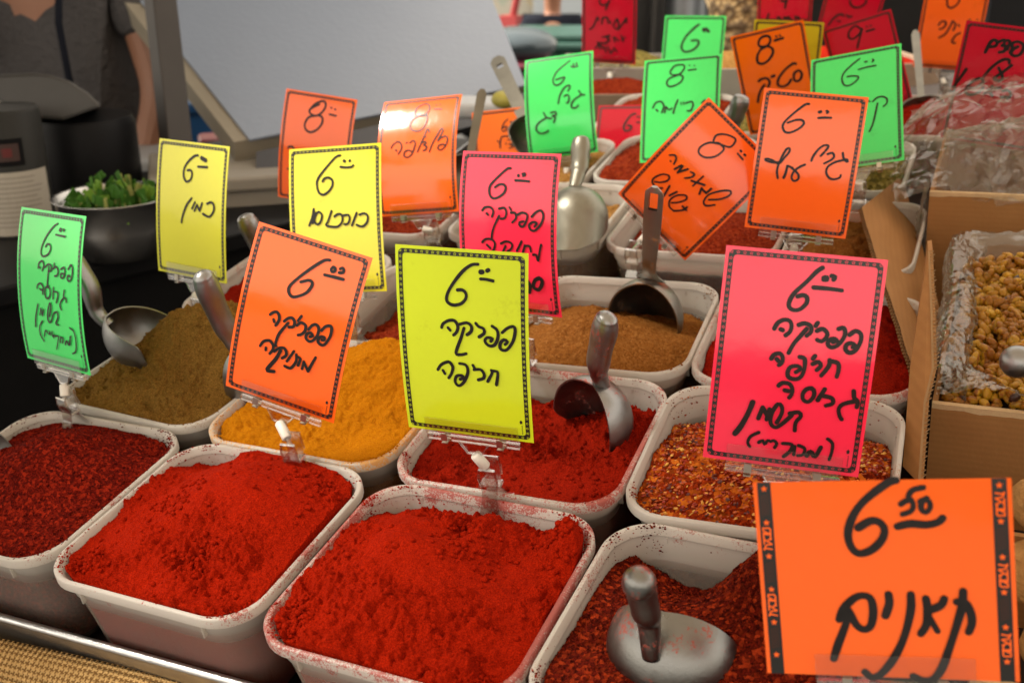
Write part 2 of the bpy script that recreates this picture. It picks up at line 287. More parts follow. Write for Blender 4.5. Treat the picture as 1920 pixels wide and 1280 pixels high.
# handwriting in card coordinates (thousandths of width, height): [pen width in 1e-5 m, points]
TEXT = {"S7":[[255,[[632,931],[583,925],[517,890],[445,828],[398,771],[395,734],[440,718],[502,729],[538,757],[539,783],[515,798],[477,796]]],[383,[[653,894],[664,895]]],[306,[[701,903],[710,907]]],[255,[[652,860],[696,860],[744,855]]],[255,[[344,596],[356,616],[402,636],[447,637],[470,612],[460,581],[434,562]]],[255,[[394,598],[410,586]]],[255,[[485,622],[541,633],[573,619],[572,592],[539,571]]],[255,[[517,604],[492,553],[446,469],[479,461],[524,470]]],[255,[[609,635],[630,619],[666,611],[670,588],[631,566]]],[255,[[732,628],[769,609],[773,572],[746,532],[702,525],[674,546],[691,566],[732,564],[718,549]]],[255,[[807,600],[846,625],[891,636],[904,614],[883,557],[835,512],[792,513],[788,539],[816,564],[845,556],[826,540]]],[255,[[294,366],[326,397],[384,415],[413,391],[401,354],[375,326]]],[255,[[334,365],[347,348]]],[255,[[469,413],[519,407],[529,368],[493,313],[450,288],[424,308],[439,341],[480,348],[492,336],[466,326]]],[255,[[572,411],[585,395]]],[255,[[579,387],[629,392],[655,370],[648,346],[608,334]]],[255,[[713,394],[717,379],[680,331]]],[255,[[715,391],[757,390],[758,362],[746,318]]]],
"S6":[[263,[[666,917],[624,907],[561,863],[469,786],[403,718],[398,683],[431,659],[475,666],[544,701],[575,742],[575,769],[541,775],[481,752]]],[263,[[710,886],[698,872],[711,860],[731,868],[728,883],[710,886]]],[263,[[770,889],[786,898],[800,890],[800,874],[772,868]]],[263,[[657,831],[727,835],[817,839]]],[263,[[291,520],[307,534],[340,547],[368,532],[375,502],[356,470]]],[263,[[329,499],[338,487]]],[263,[[421,509],[449,533],[483,542],[509,525],[508,497],[470,485]]],[263,[[458,507],[428,469],[396,419],[387,367],[394,354]]],[263,[[556,570],[536,538]]],[263,[[535,510],[564,533],[606,526],[613,496],[590,470],[562,458]]],[263,[[640,509],[661,538],[693,550],[721,535],[723,493],[694,455],[661,444],[632,459],[637,484],[665,494],[685,481],[665,472]]],[263,[[748,527],[774,557],[816,568],[831,545],[828,503],[798,454],[758,449],[737,465],[750,489],[785,495],[789,480],[770,476]]],[263,[[259,323],[282,356],[330,372],[367,355],[374,328],[353,297]]],[263,[[312,324],[313,310]]],[263,[[388,318],[422,346],[467,357],[493,338],[494,316],[466,295]]],[328,[[441,336],[414,279],[353,197],[386,194],[415,199]]],[263,[[556,359],[512,287]]],[263,[[581,344],[591,310],[574,273],[548,252],[500,254]]],[263,[[586,334],[622,328],[613,286]]],[263,[[748,365],[732,329],[706,271]]],[263,[[657,318],[653,273]]],[263,[[657,318],[706,271]]]],
"S25":[[292,[[611,939],[578,919],[524,870],[459,816],[434,778],[435,751],[466,738],[508,747],[540,777],[536,803],[510,809],[480,801]]],[321,[[625,895],[643,899],[647,888],[626,887]]],[292,[[672,907],[694,903],[687,891]]],[292,[[571,848],[664,849],[744,847]]],[292,[[360,646],[377,673],[411,690],[449,688],[465,666],[458,638],[435,621]]],[292,[[400,646],[413,643]]],[292,[[508,674],[543,684],[582,675],[589,649],[565,629]]],[292,[[560,660],[528,626],[491,586],[467,543]]],[292,[[623,692],[613,678]]],[292,[[625,656],[658,668],[688,652],[688,634],[661,611],[632,616]]],[292,[[755,675],[785,682],[798,656],[783,623],[756,598],[721,589],[700,603],[709,622],[739,629],[759,616]]],[233,[[729,612],[747,617]]],[292,[[826,654],[859,674],[892,663],[898,632],[875,589],[841,573],[814,584],[814,607],[839,618],[867,610],[854,600]]],[292,[[364,508],[376,526],[412,536],[434,519],[432,493],[415,482]]],[292,[[398,509],[409,501]]],[292,[[539,530],[571,523],[576,477],[560,439],[525,426],[486,432],[476,455],[491,480],[533,488],[554,476],[526,459]]],[292,[[632,542],[622,529]]],[292,[[624,505],[659,517],[675,500],[653,479]]],[292,[[725,531],[724,504],[685,456]]],[292,[[726,527],[776,522],[787,495],[781,459]]],[292,[[430,388],[453,403],[498,401],[518,379],[518,355],[505,338]]],[292,[[471,370],[497,368]]],[292,[[637,394],[607,387],[586,361],[597,334],[629,330],[656,358],[651,386],[631,393]]],[292,[[718,396],[684,342]]],[292,[[717,364],[768,359],[779,336],[738,321]]],[292,[[896,403],[906,371],[929,359],[928,331]]],[292,[[911,357],[841,337],[820,312],[832,280],[847,267]]],[292,[[521,265],[576,275],[592,258],[566,226],[566,188]]],[292,[[535,257],[485,214],[444,191],[410,207],[408,255],[439,301],[465,294],[471,261],[447,215]]],[379,[[280,296],[257,237],[222,175],[191,138]]],[292,[[347,278],[328,224]]],[292,[[347,278],[393,230]]],[292,[[392,273],[381,224]]],[233,[[341,157],[293,133],[279,102],[295,84]]],[233,[[778,167],[810,149],[814,110],[805,70]]],[233,[[349,109],[373,121],[388,103],[404,124],[424,121],[442,128],[464,115],[454,95]]],[263,[[501,119],[559,119],[557,90],[518,57]]],[233,[[579,112],[580,72]]],[233,[[603,119],[643,108],[636,78],[605,70]]],[321,[[742,123],[713,76],[683,97],[662,76]]]],
"S1":[[188,[[601,929],[537,902],[450,838],[390,766],[389,724],[428,712],[499,732],[531,768],[517,792],[475,792],[451,775]]],[188,[[650,901],[639,890],[664,886],[671,899],[650,901]]],[188,[[697,900],[718,897],[704,890]]],[188,[[593,860],[661,858],[736,857]]],[188,[[349,632],[358,663],[410,682],[437,656],[413,622]]],[188,[[370,642],[381,635]]],[188,[[454,645],[505,668],[553,661],[548,631],[517,625]]],[188,[[516,654],[501,585],[490,534]]],[188,[[601,681],[594,664]]],[188,[[578,644],[629,663],[661,640],[645,610],[610,603]]],[188,[[701,652],[751,668],[763,632],[733,600],[698,606],[706,627],[743,626]]],[188,[[811,661],[849,691],[875,674],[869,616],[828,588],[800,602],[813,624],[843,618]]],[188,[[328,502],[342,525],[390,538],[426,515],[416,472]]],[188,[[372,502],[408,494]]],[188,[[515,534],[462,514],[457,462],[497,451],[532,478],[531,516],[498,522]]],[188,[[588,529],[575,456]]],[188,[[600,505],[657,498],[626,437]]],[188,[[757,527],[742,484],[778,475],[779,454]]],[188,[[748,480],[693,446],[679,419],[696,399]]],[188,[[576,366],[630,376],[633,342],[591,299],[632,294]]],[188,[[571,363],[508,299],[470,313],[483,370],[525,426],[536,393],[503,338]]],[188,[[330,399],[279,316],[252,246]]],[188,[[373,377],[347,331]]],[188,[[373,377],[391,335]]],[188,[[416,373],[390,331]]],[169,[[380,295],[325,254],[317,200],[361,160]]],[169,[[801,293],[861,275],[876,212],[850,148],[795,124]]],[150,[[379,193],[415,237],[461,215],[480,239],[481,213]]],[150,[[517,239],[511,207],[548,224],[529,200]]],[150,[[554,212],[608,218],[581,170],[547,126]]],[150,[[639,217],[679,212],[663,180]]],[150,[[648,213],[626,180]]],[207,[[800,238],[765,178],[732,200],[703,175]]]],
"S2":[[272,[[577,909],[535,904],[456,863],[398,808],[391,752],[423,714],[460,712],[500,734],[510,775],[486,795],[444,792]]],[435,[[629,894],[688,880]]],[272,[[589,828],[660,831],[716,833]]],[272,[[519,593],[450,536],[394,450],[379,404]]],[272,[[568,567],[530,519]]],[272,[[671,568],[638,510]]],[272,[[600,551],[566,505]]],[272,[[600,551],[638,510]]],[272,[[741,570],[797,585],[837,567],[835,523],[788,482],[745,480],[688,492]]]],
"S4":[[239,[[563,932],[515,922],[415,856],[325,784],[312,736],[334,687],[380,671],[438,691],[480,730],[478,766],[440,785],[395,781],[374,762]]],[310,[[607,893],[612,890]]],[263,[[665,889],[670,893]]],[239,[[569,853],[630,847],[686,848],[705,857]]],[239,[[270,577],[252,523],[216,468]]],[286,[[273,558],[258,515],[252,483]]],[239,[[285,538],[324,556],[358,535],[346,496],[315,473],[281,482],[274,506],[291,534]]],[239,[[464,556],[422,490],[401,463],[464,451],[527,451],[574,481],[577,524],[533,534],[494,519]]],[239,[[595,524],[646,524],[657,498],[636,467],[598,464]]],[239,[[734,535],[679,454]]],[239,[[765,522],[815,530],[851,511],[843,472],[803,446],[766,445],[729,456]]]],
"S3":[[276,[[489,905],[410,871],[368,840],[391,811],[467,801],[541,837],[581,894],[564,934],[517,936],[435,905],[387,863]]],[276,[[467,801],[373,778],[328,715],[354,665],[423,649],[508,682],[563,740],[560,792],[507,807],[427,797]]],[221,[[659,894],[668,891]]],[221,[[717,887],[724,882]]],[276,[[654,833],[743,830]]],[276,[[124,477],[147,490],[180,494],[207,481]]],[276,[[141,285],[149,286]]]],
"S5":[[180,[[604,812],[475,817],[441,853],[461,902],[549,934],[606,911],[615,865],[575,829],[477,809],[419,778],[401,737],[427,694],[494,675],[562,690],[604,741],[607,797],[594,827]]],[144,[[699,909],[702,906]]],[144,[[744,911],[748,909]]],[162,[[686,869],[777,862]]],[180,[[182,548],[205,577],[261,599],[308,575],[312,532],[276,492]]],[216,[[241,529],[255,520]]],[162,[[369,580],[386,585]]],[180,[[420,576],[453,596],[486,577],[477,531],[448,482],[398,459],[353,471],[358,504],[402,518],[447,503]]],[180,[[655,657],[645,680],[626,686],[606,643],[563,568],[518,495]]],[180,[[598,626],[615,616]]],[180,[[576,571],[613,578],[627,564],[596,549],[635,534],[624,510],[593,503]]],[180,[[669,488],[703,551],[759,624],[803,678],[827,668],[820,642],[776,585]]],[180,[[771,572],[812,599],[874,607],[892,573],[867,524],[819,498],[781,505],[786,533],[841,543],[861,533]]]],
"S8":[[229,[[514,903],[481,899],[399,851],[323,796],[316,751],[344,722],[392,721],[459,748],[483,781],[460,804],[412,803],[372,785]]],[274,[[599,864],[602,860]]],[206,[[640,873],[664,876],[668,866],[649,861]]],[229,[[576,832],[646,832],[713,830]]],[229,[[250,642],[278,661],[334,663],[365,640],[352,607]]],[251,[[296,625],[310,617]]],[229,[[424,658],[479,664],[500,637],[485,604],[444,598]]],[229,[[426,614],[385,563],[356,513],[348,475]]],[206,[[530,670],[548,654]]],[229,[[548,638],[589,638],[600,608],[563,580]]],[229,[[617,629],[663,643],[711,633],[708,601],[679,563],[645,562],[635,582],[678,591]]],[229,[[758,622],[803,652],[849,662],[874,631],[852,583],[800,544],[753,542],[733,570],[772,591],[812,585],[789,565]]],[229,[[248,445],[284,466],[347,467],[381,443],[364,401],[342,387]]],[251,[[296,431],[330,412]]],[229,[[444,446],[500,462],[554,452],[553,423],[510,400]]],[229,[[491,432],[446,376]]],[229,[[657,469],[607,409]]],[229,[[690,446],[668,404]]],[229,[[690,442],[737,444],[749,412]]],[229,[[854,458],[839,421],[819,358],[802,394],[771,393]]],[366,[[808,248],[768,229],[752,189],[797,174],[835,203],[844,238],[815,251]]],[366,[[696,220],[719,195],[705,151]]]],
"S9":[[249,[[666,925],[601,894],[486,831],[428,758],[435,706],[479,686],[545,705],[596,752],[574,759],[472,743]]],[224,[[682,864],[719,849],[784,853]]],[224,[[718,887],[726,859]]],[224,[[764,893],[769,860]]],[249,[[492,506],[519,578],[587,651],[660,669],[667,644],[637,616]]],[249,[[583,567],[620,578],[652,556],[637,503],[615,500]]],[249,[[795,602],[829,565],[871,556]]],[249,[[836,561],[740,529],[687,489],[684,451],[734,442],[778,462]]],[249,[[274,432],[307,386],[378,370]]],[249,[[306,381],[199,346],[146,297],[172,252],[244,237],[320,255]]],[249,[[376,424],[442,428],[447,398],[395,393],[437,370],[410,329]]]],
"S10":[[200,[[650,862],[572,812],[529,743],[562,707],[620,735],[604,769],[557,754]]],[300,[[700,821],[726,806]]],[300,[[763,809],[789,798]]],[180,[[658,758],[793,738]]],[200,[[433,592],[467,570],[478,497]]],[200,[[479,504],[519,638],[709,623]]],[200,[[584,554],[592,540]]],[180,[[624,590],[705,584],[718,530],[646,536],[715,498],[640,478]]]],
"S11":[[312,[[668,890],[583,863],[501,762],[493,699],[541,671],[608,692],[620,730],[557,743]]],[281,[[709,849],[744,849]]],[281,[[719,780],[754,780]]],[312,[[653,504],[662,498]]],[312,[[767,560],[739,386]]],[312,[[502,448],[462,361],[344,324],[306,336]]],[312,[[502,448],[494,386],[400,299],[347,299]]],[312,[[578,287],[632,275],[654,244]]],[312,[[695,263],[740,257],[753,220]]],[312,[[775,257],[821,238]]]],
"S12":[[237,[[467,820],[372,826],[351,858],[404,915],[508,918],[529,883],[476,826],[346,791],[311,748],[342,709],[418,712],[500,750],[516,794],[467,820]]],[189,[[593,906],[599,902]]],[189,[[656,901],[662,898]]],[237,[[587,856],[681,860]]],[237,[[146,509],[181,556],[247,563],[288,518],[263,455]]],[237,[[191,488],[211,473]]],[237,[[316,509],[301,453]]],[237,[[316,509],[356,478],[393,490]]],[237,[[464,564],[430,495],[414,440]]],[189,[[508,540],[509,519]]],[189,[[540,542],[545,519]]],[237,[[569,529],[643,539],[663,502],[637,455],[594,454]]],[237,[[809,543],[773,517]]]],
"S13":[[203,[[376,810],[345,810],[324,852],[378,898],[473,925],[504,903],[499,858],[406,824],[324,783],[293,721],[323,686],[396,693],[463,744],[479,803],[463,827],[401,827],[376,817]]],[244,[[602,893],[612,892]]],[244,[[657,892],[669,892]]],[203,[[602,865],[679,861]]],[203,[[128,535],[165,560],[201,550],[221,513]]],[183,[[174,510],[182,511]]],[264,[[284,542],[262,491]]],[264,[[300,546],[309,488]]],[264,[[358,556],[315,499]]],[203,[[399,556],[441,563],[440,534],[400,497]]],[203,[[519,595],[513,498]]],[244,[[466,516],[591,559]]],[264,[[591,530],[617,490]]],[264,[[596,527],[659,527]]],[264,[[664,573],[659,527]]],[203,[[804,512],[747,464],[700,475],[690,534],[747,608],[814,653],[840,629],[804,569],[726,508]]],[203,[[234,298],[189,304],[172,339],[207,401],[266,428],[291,401],[252,350],[203,322]]],[264,[[288,314],[304,326]]],[264,[[343,378],[372,289]]],[264,[[438,385],[410,326]]],[203,[[551,263],[488,263],[446,305],[464,366],[527,412],[559,397],[532,346],[478,297]]],[244,[[551,263],[610,317],[621,357]]],[244,[[584,338],[637,337]]]],
"S14":[[216,[[449,915],[411,908],[317,842],[241,775],[231,738],[260,707],[311,707],[384,737],[427,776],[405,799],[349,797],[273,772]]],[324,[[557,867],[570,870]]],[238,[[626,879],[642,873],[632,866]]],[216,[[557,825],[611,832],[677,835]]],[216,[[552,528],[567,566],[607,614],[651,642],[690,643],[690,629],[672,607]]],[216,[[634,567],[662,594]]],[216,[[697,584],[740,596],[761,573],[739,547],[678,517]]],[216,[[838,603],[851,571],[878,549],[898,547],[886,562],[854,555]]],[216,[[854,555],[776,533],[717,496],[712,454],[750,420],[801,416],[848,432],[852,449]]],[216,[[242,492],[175,487],[109,498],[119,509],[171,503],[244,484],[291,529],[330,573],[323,597],[297,587],[267,535],[243,475],[239,425],[256,381]]],[260,[[331,474],[325,424],[312,388]]],[216,[[337,474],[385,462]]],[216,[[497,495],[450,475],[401,438],[388,395],[415,373],[452,388],[451,417],[417,443],[374,461]]]],
"S15":[[198,[[549,926],[466,884],[382,826],[353,770],[377,712],[425,696],[484,712],[531,744],[526,766],[460,779],[412,779]]],[238,[[608,887],[626,887]]],[198,[[691,899],[703,885],[685,875]]],[198,[[537,827],[620,835],[724,836]]],[198,[[641,531],[658,524]]],[198,[[687,520],[734,547],[792,549],[837,524],[836,487],[801,463]]],[198,[[739,499],[714,415],[683,327],[647,272]]]],
"S16":[[363,[[437,836],[373,846],[361,885],[409,925],[485,931],[525,906],[511,861],[451,833],[372,814],[312,760],[304,702],[357,677],[445,696],[518,748],[530,794],[487,827],[430,837]]],[254,[[604,908],[617,901]]],[254,[[656,910],[666,903]]],[363,[[580,870],[692,876]]],[363,[[266,518],[319,534],[385,527],[411,485],[379,446]]],[363,[[332,470],[286,439],[232,381],[200,319]]],[471,[[451,533],[486,538]]],[363,[[800,606],[758,613],[644,572],[545,507],[514,446],[574,415],[652,430],[699,466]]],[363,[[805,536],[756,517],[741,459],[780,437],[830,456],[855,501],[827,537],[789,533]]]],
"S18":[[300,[[536,895],[475,942],[376,908],[348,852],[401,823],[507,857],[557,900],[492,815],[427,727]]],[240,[[618,906],[628,900]]],[240,[[675,901],[685,897]]],[300,[[604,858],[713,857]]]],
"S19":[[422,[[524,277],[508,175]]],[422,[[422,270],[502,256],[551,270]]],[422,[[214,99],[188,37]]],[422,[[377,58],[418,51],[440,24]]],[422,[[497,58],[557,52],[597,59],[619,24]]],[422,[[695,66],[775,52]]]],
"S20":[[388,[[433,420],[462,371],[539,341],[645,361],[708,415],[702,454]]],[388,[[183,72],[230,153],[302,216],[372,232],[398,215]]],[310,[[310,143],[368,144]]],[388,[[447,235],[494,214],[534,233]]]],
"S21":[[319,[[362,795],[378,734],[436,705],[508,734],[551,787],[544,813]]],[319,[[299,504],[326,542],[382,550],[412,519],[374,470],[326,457]]],[319,[[510,561],[483,496],[433,408],[343,359]]],[319,[[511,555],[564,521],[544,456]]],[255,[[607,523],[627,502]]],[319,[[660,429],[597,395],[560,339],[576,308],[612,310]]],[223,[[762,587],[775,583]]],[223,[[877,587],[891,588]]]],
"S22":[[410,[[278,767],[301,837],[330,870],[371,866],[376,833],[337,818],[302,818]]],[373,[[392,861],[444,884],[454,852],[430,834],[473,838],[473,794],[423,781]]],[373,[[447,873],[504,879],[502,811]]],[373,[[530,859],[581,882],[643,870],[665,834],[643,784],[589,767],[537,792],[570,825],[603,843]]],[373,[[535,859],[558,802]]],[373,[[325,569],[366,631],[427,691],[494,728],[548,730],[556,704]]],[373,[[586,688],[540,649],[453,579],[438,562],[482,551],[518,563],[518,593],[458,656]]],[373,[[116,609],[80,540],[21,447]]],[485,[[7,408],[28,407]]],[373,[[187,458],[265,470],[326,519],[318,545],[263,544],[196,498],[162,439],[193,407],[253,410],[307,435],[345,475]]],[373,[[438,500],[430,460],[374,431]]],[373,[[529,498],[455,479],[411,458]]],[373,[[408,466],[463,421]]],[373,[[561,475],[613,484],[651,461],[651,430],[630,416]]],[373,[[627,428],[564,421]]]],
"S23":[[332,[[325,740],[333,699],[399,680],[496,714],[504,745]]],[332,[[504,734],[472,682],[440,630]]],[332,[[146,392],[204,420],[261,495],[286,538],[311,502]]],[332,[[384,535],[369,462]]],[332,[[384,530],[466,538],[483,476]]],[332,[[524,472],[532,498]]],[332,[[582,448],[654,528],[681,409],[599,427]]],[332,[[681,409],[776,495],[823,543],[817,486]]],[332,[[387,305],[519,330],[470,297],[519,273],[454,249]]],[332,[[585,312],[618,260]]],[332,[[617,313],[684,273]]],[332,[[731,337],[766,265]]],[332,[[797,319],[749,286]]],[332,[[255,168],[322,218],[339,165]]],[332,[[288,238],[462,234]]],[332,[[371,209],[405,168]]],[332,[[438,190],[456,127]]],[332,[[488,192],[539,119]]],[332,[[587,164],[555,120]]],[332,[[603,185],[654,145]]]],
"S24":[[343,[[570,901],[509,871],[376,771],[316,671],[338,612],[414,598],[526,629],[591,694],[557,728],[470,722]]],[514,[[649,852],[659,833]]],[514,[[693,853],[732,828]]]],
"S26":[[339,[[571,1000],[548,994],[502,958],[440,897],[398,831],[374,756],[374,697],[392,651],[421,638],[468,663],[506,714],[515,764],[494,797],[462,801],[414,768]]],[238,[[673,963],[642,955],[626,944],[615,919],[624,903],[632,878],[622,849],[589,833]]],[238,[[585,883],[605,899],[624,903]]],[238,[[684,910],[664,890],[662,857],[678,841],[695,865],[693,893],[675,906],[658,894]]],[339,[[567,773],[616,786],[679,781],[723,794],[740,813]]],[339,[[281,91],[304,171],[335,260],[352,329]]],[339,[[314,298],[337,359],[383,412],[420,424],[446,405],[452,341],[439,271],[412,249],[383,270],[359,330],[341,364]]],[339,[[516,432],[517,385],[499,323]]],[339,[[603,433],[600,361],[579,258],[549,163],[506,74],[463,15],[429,0],[405,26]]],[339,[[660,413],[664,363],[658,286],[633,234]]],[339,[[730,414],[716,381],[680,359]]],[272,[[666,329],[698,249]]],[339,[[803,453],[795,374],[765,255],[736,152],[706,57],[672,3],[633,-7],[595,13]]],[339,[[777,399],[808,395],[828,341],[829,291],[816,249]]]]}
# ---------------------------------------------------------------- tubs
TW, TD, TH = .199, .192, .112
def rrect(hx, hy, r, n=9):
    r = min(r, hx, hy); out = []
    for sx, sy, a0 in ((1,1,0), (-1,1,90), (-1,-1,180), (1,-1,270)):
        for i in range(n+1):
            a = R(a0 + 90*i/n); out.append((sx*(hx-r)+r*math.cos(a), sy*(hy-r)+r*math.sin(a)))
    return out
def loops(prof, closed=False):
    vs = []; fs = []; n = None
    for ins, z in prof:
        q = rrect(TW/2-ins, TD/2-ins, max(.012, .036-ins*.5)); n = len(q); vs += [(x, y, z) for x, y in q]
    k = len(prof)
    for i in range(k if closed else k-1):
        a, b = i*n, ((i+1) % k)*n
        fs += [(a+j, a+(j+1) % n, b+(j+1) % n, b+j) for j in range(n)]
    return vs, fs, n
def tub_mat(name, c, amt=.5):
    """translucent polypropylene with spice dust stuck to it"""
    n = N(name); t = n.t
    geo = n.n('ShaderNodeSeparateXYZ'); n.l(n.co(), geo.inputs[0])
    z = geo.outputs[2]
    d1 = n.noise(38, 5, .7); d2 = n.noise(420, 3, .7)
    band = n.n('ShaderNodeMapRange'); band.clamp = True; n.l(z, band.inputs[0])
    band.inputs[1].default_value = -.030; band.inputs[2].default_value = .001; band.inputs[3].default_value = .02; band.inputs[4].default_value = amt
    d3 = n.noise(950, 2, .6)
    k = n.math('ADD', n.math('MULTIPLY', d1, .7), n.math('ADD', n.math('MULTIPLY', d2, .5), n.math('MULTIPLY', d3, .5)))
    k = n.math('ADD', k, n.math('MULTIPLY', n.math('SUBTRACT', n.noise(15, 2), .5), .6))
    k = n.math('ADD', k, n.math('MULTIPLY', n.math('SUBTRACT', band.outputs[0], .5), .42))
    k = n.math('MULTIPLY', n.ramp(k, [(.90, 0.0), (.99, .8)]), n.ramp(band.outputs[0], [(.02, 0.0), (.12, 1.0)]))
    soft = n.ramp(n.noise(16, 3), [(.45, 0.0), (.8, .20)])
    soft = n.math('MULTIPLY', soft, band.outputs[0])
    base = n.mix(soft, (.66, .63, .585), tuple(.5*x+.15*y for x, y in zip(c, (.8,.7,.55))))
    base = n.mix(k, base, c)
    n.col(base).set(rough=.38, spec=.45)
    n.bump(d2, .0003, .4)
    tl = n.n('ShaderNodeBsdfTranslucent'); n.l(base, tl.inputs[0])
    tp = n.n('ShaderNodeBsdfTransparent'); tp.inputs[0].default_value = (.93, .88, .80, 1)
    m1 = n.n('ShaderNodeMixShader'); m1.inputs[0].default_value = .42; n.l(n.p.outputs[0], m1.inputs[1]); n.l(tl.outputs[0], m1.inputs[2])
    m2 = n.n('ShaderNodeMixShader'); wl = n.n('ShaderNodeMapRange'); wl.clamp = True; n.l(z, wl.inputs[0])
    wl.inputs[1].default_value = -.010; wl.inputs[2].default_value = -.035; wl.inputs[3].default_value = .10; wl.inputs[4].default_value = .78
    n.l(n.math('MULTIPLY', n.math('SUBTRACT', 1.0, k), wl.outputs[0]), m2.inputs[0]); n.l(m1.outputs[0], m2.inputs[1]); n.l(tp.outputs[0], m2.inputs[2])
    n.l(m2.outputs[0], n.out.inputs[0]); return n.m
RIM = loops([(0,-.0082),(0,-.0010),(.0008,0),(.0034,.0001),(.0043,-.0010),(.0060,-.0062),(.0050,-.0068),(.0010,-.0076)], True)
BODY = loops([(.0044,-.0062),(.0068,-.0200),(.0072,-.0225),(.0088,-.0245),(.0165,-.085),(.0185,-.106),(.024,-TH),
              (.0225,-TH+.0022),(.0172,-.105),(.0100,-.0262),(.0100,-.0245),(.0082,-.0225),(.0062,-.0070)][::-1])
def wall_inset(z):
    z = np.asarray(z)
    return np.where(z > -.0225, .0066+np.clip(-z,0,.0225)*.08, .0103+np.clip(-z-.0245, 0, .1)*.105)
def make_tub_meshes():
    v, f, n = RIM; rim = (v, [tuple(x) for x in f])
    m = MB(); v, f, n = BODY; m.add(v, f)
    k = len(BODY[0])//n
    # floor, inner and outer
    for z, ins in ((-TH, .024), (-TH+.0022, .0225)):
        q = rrect(TW/2-ins, TD/2-ins, .024); m.add([(x, y, z) for x, y in q], [tuple(range(len(q)))])
    for sx in (-1,1):
        for sy in (-1,1):      # short stacking ribs under the lip by each corner
            m.box((sx*(TW/2-.040), sy*(TD/2-.0052), -.0150), (.0012, .0034, .0150))
            m.box((sx*(TW/2-.0052), sy*(TD/2-.040), -.0150), (.0034, .0012, .0150))
    return rim, m
_rim, _body = make_tub_meshes()
def tub(x, y, yaw, label, mat, z=0.0, group='spice tubs in rows on the stall', sx=1.0):
    M = TF @ Matrix.Translation((x, y, z)) @ Matrix.Rotation(yaw, 4, 'Z') @ Matrix.Diagonal((sx, 1, 1, 1))
    e = tag(empty('spice_tub', M), label, 'tub', group)
    b = _body.build('body', mat, e, smooth=True); r = obj('rim', _rim[0], _rim[1], mat, e, smooth=True)
    for o in (b, r):
        md = o.modifiers.new('split', 'EDGE_SPLIT'); md.split_angle = R(50)
    return e, M

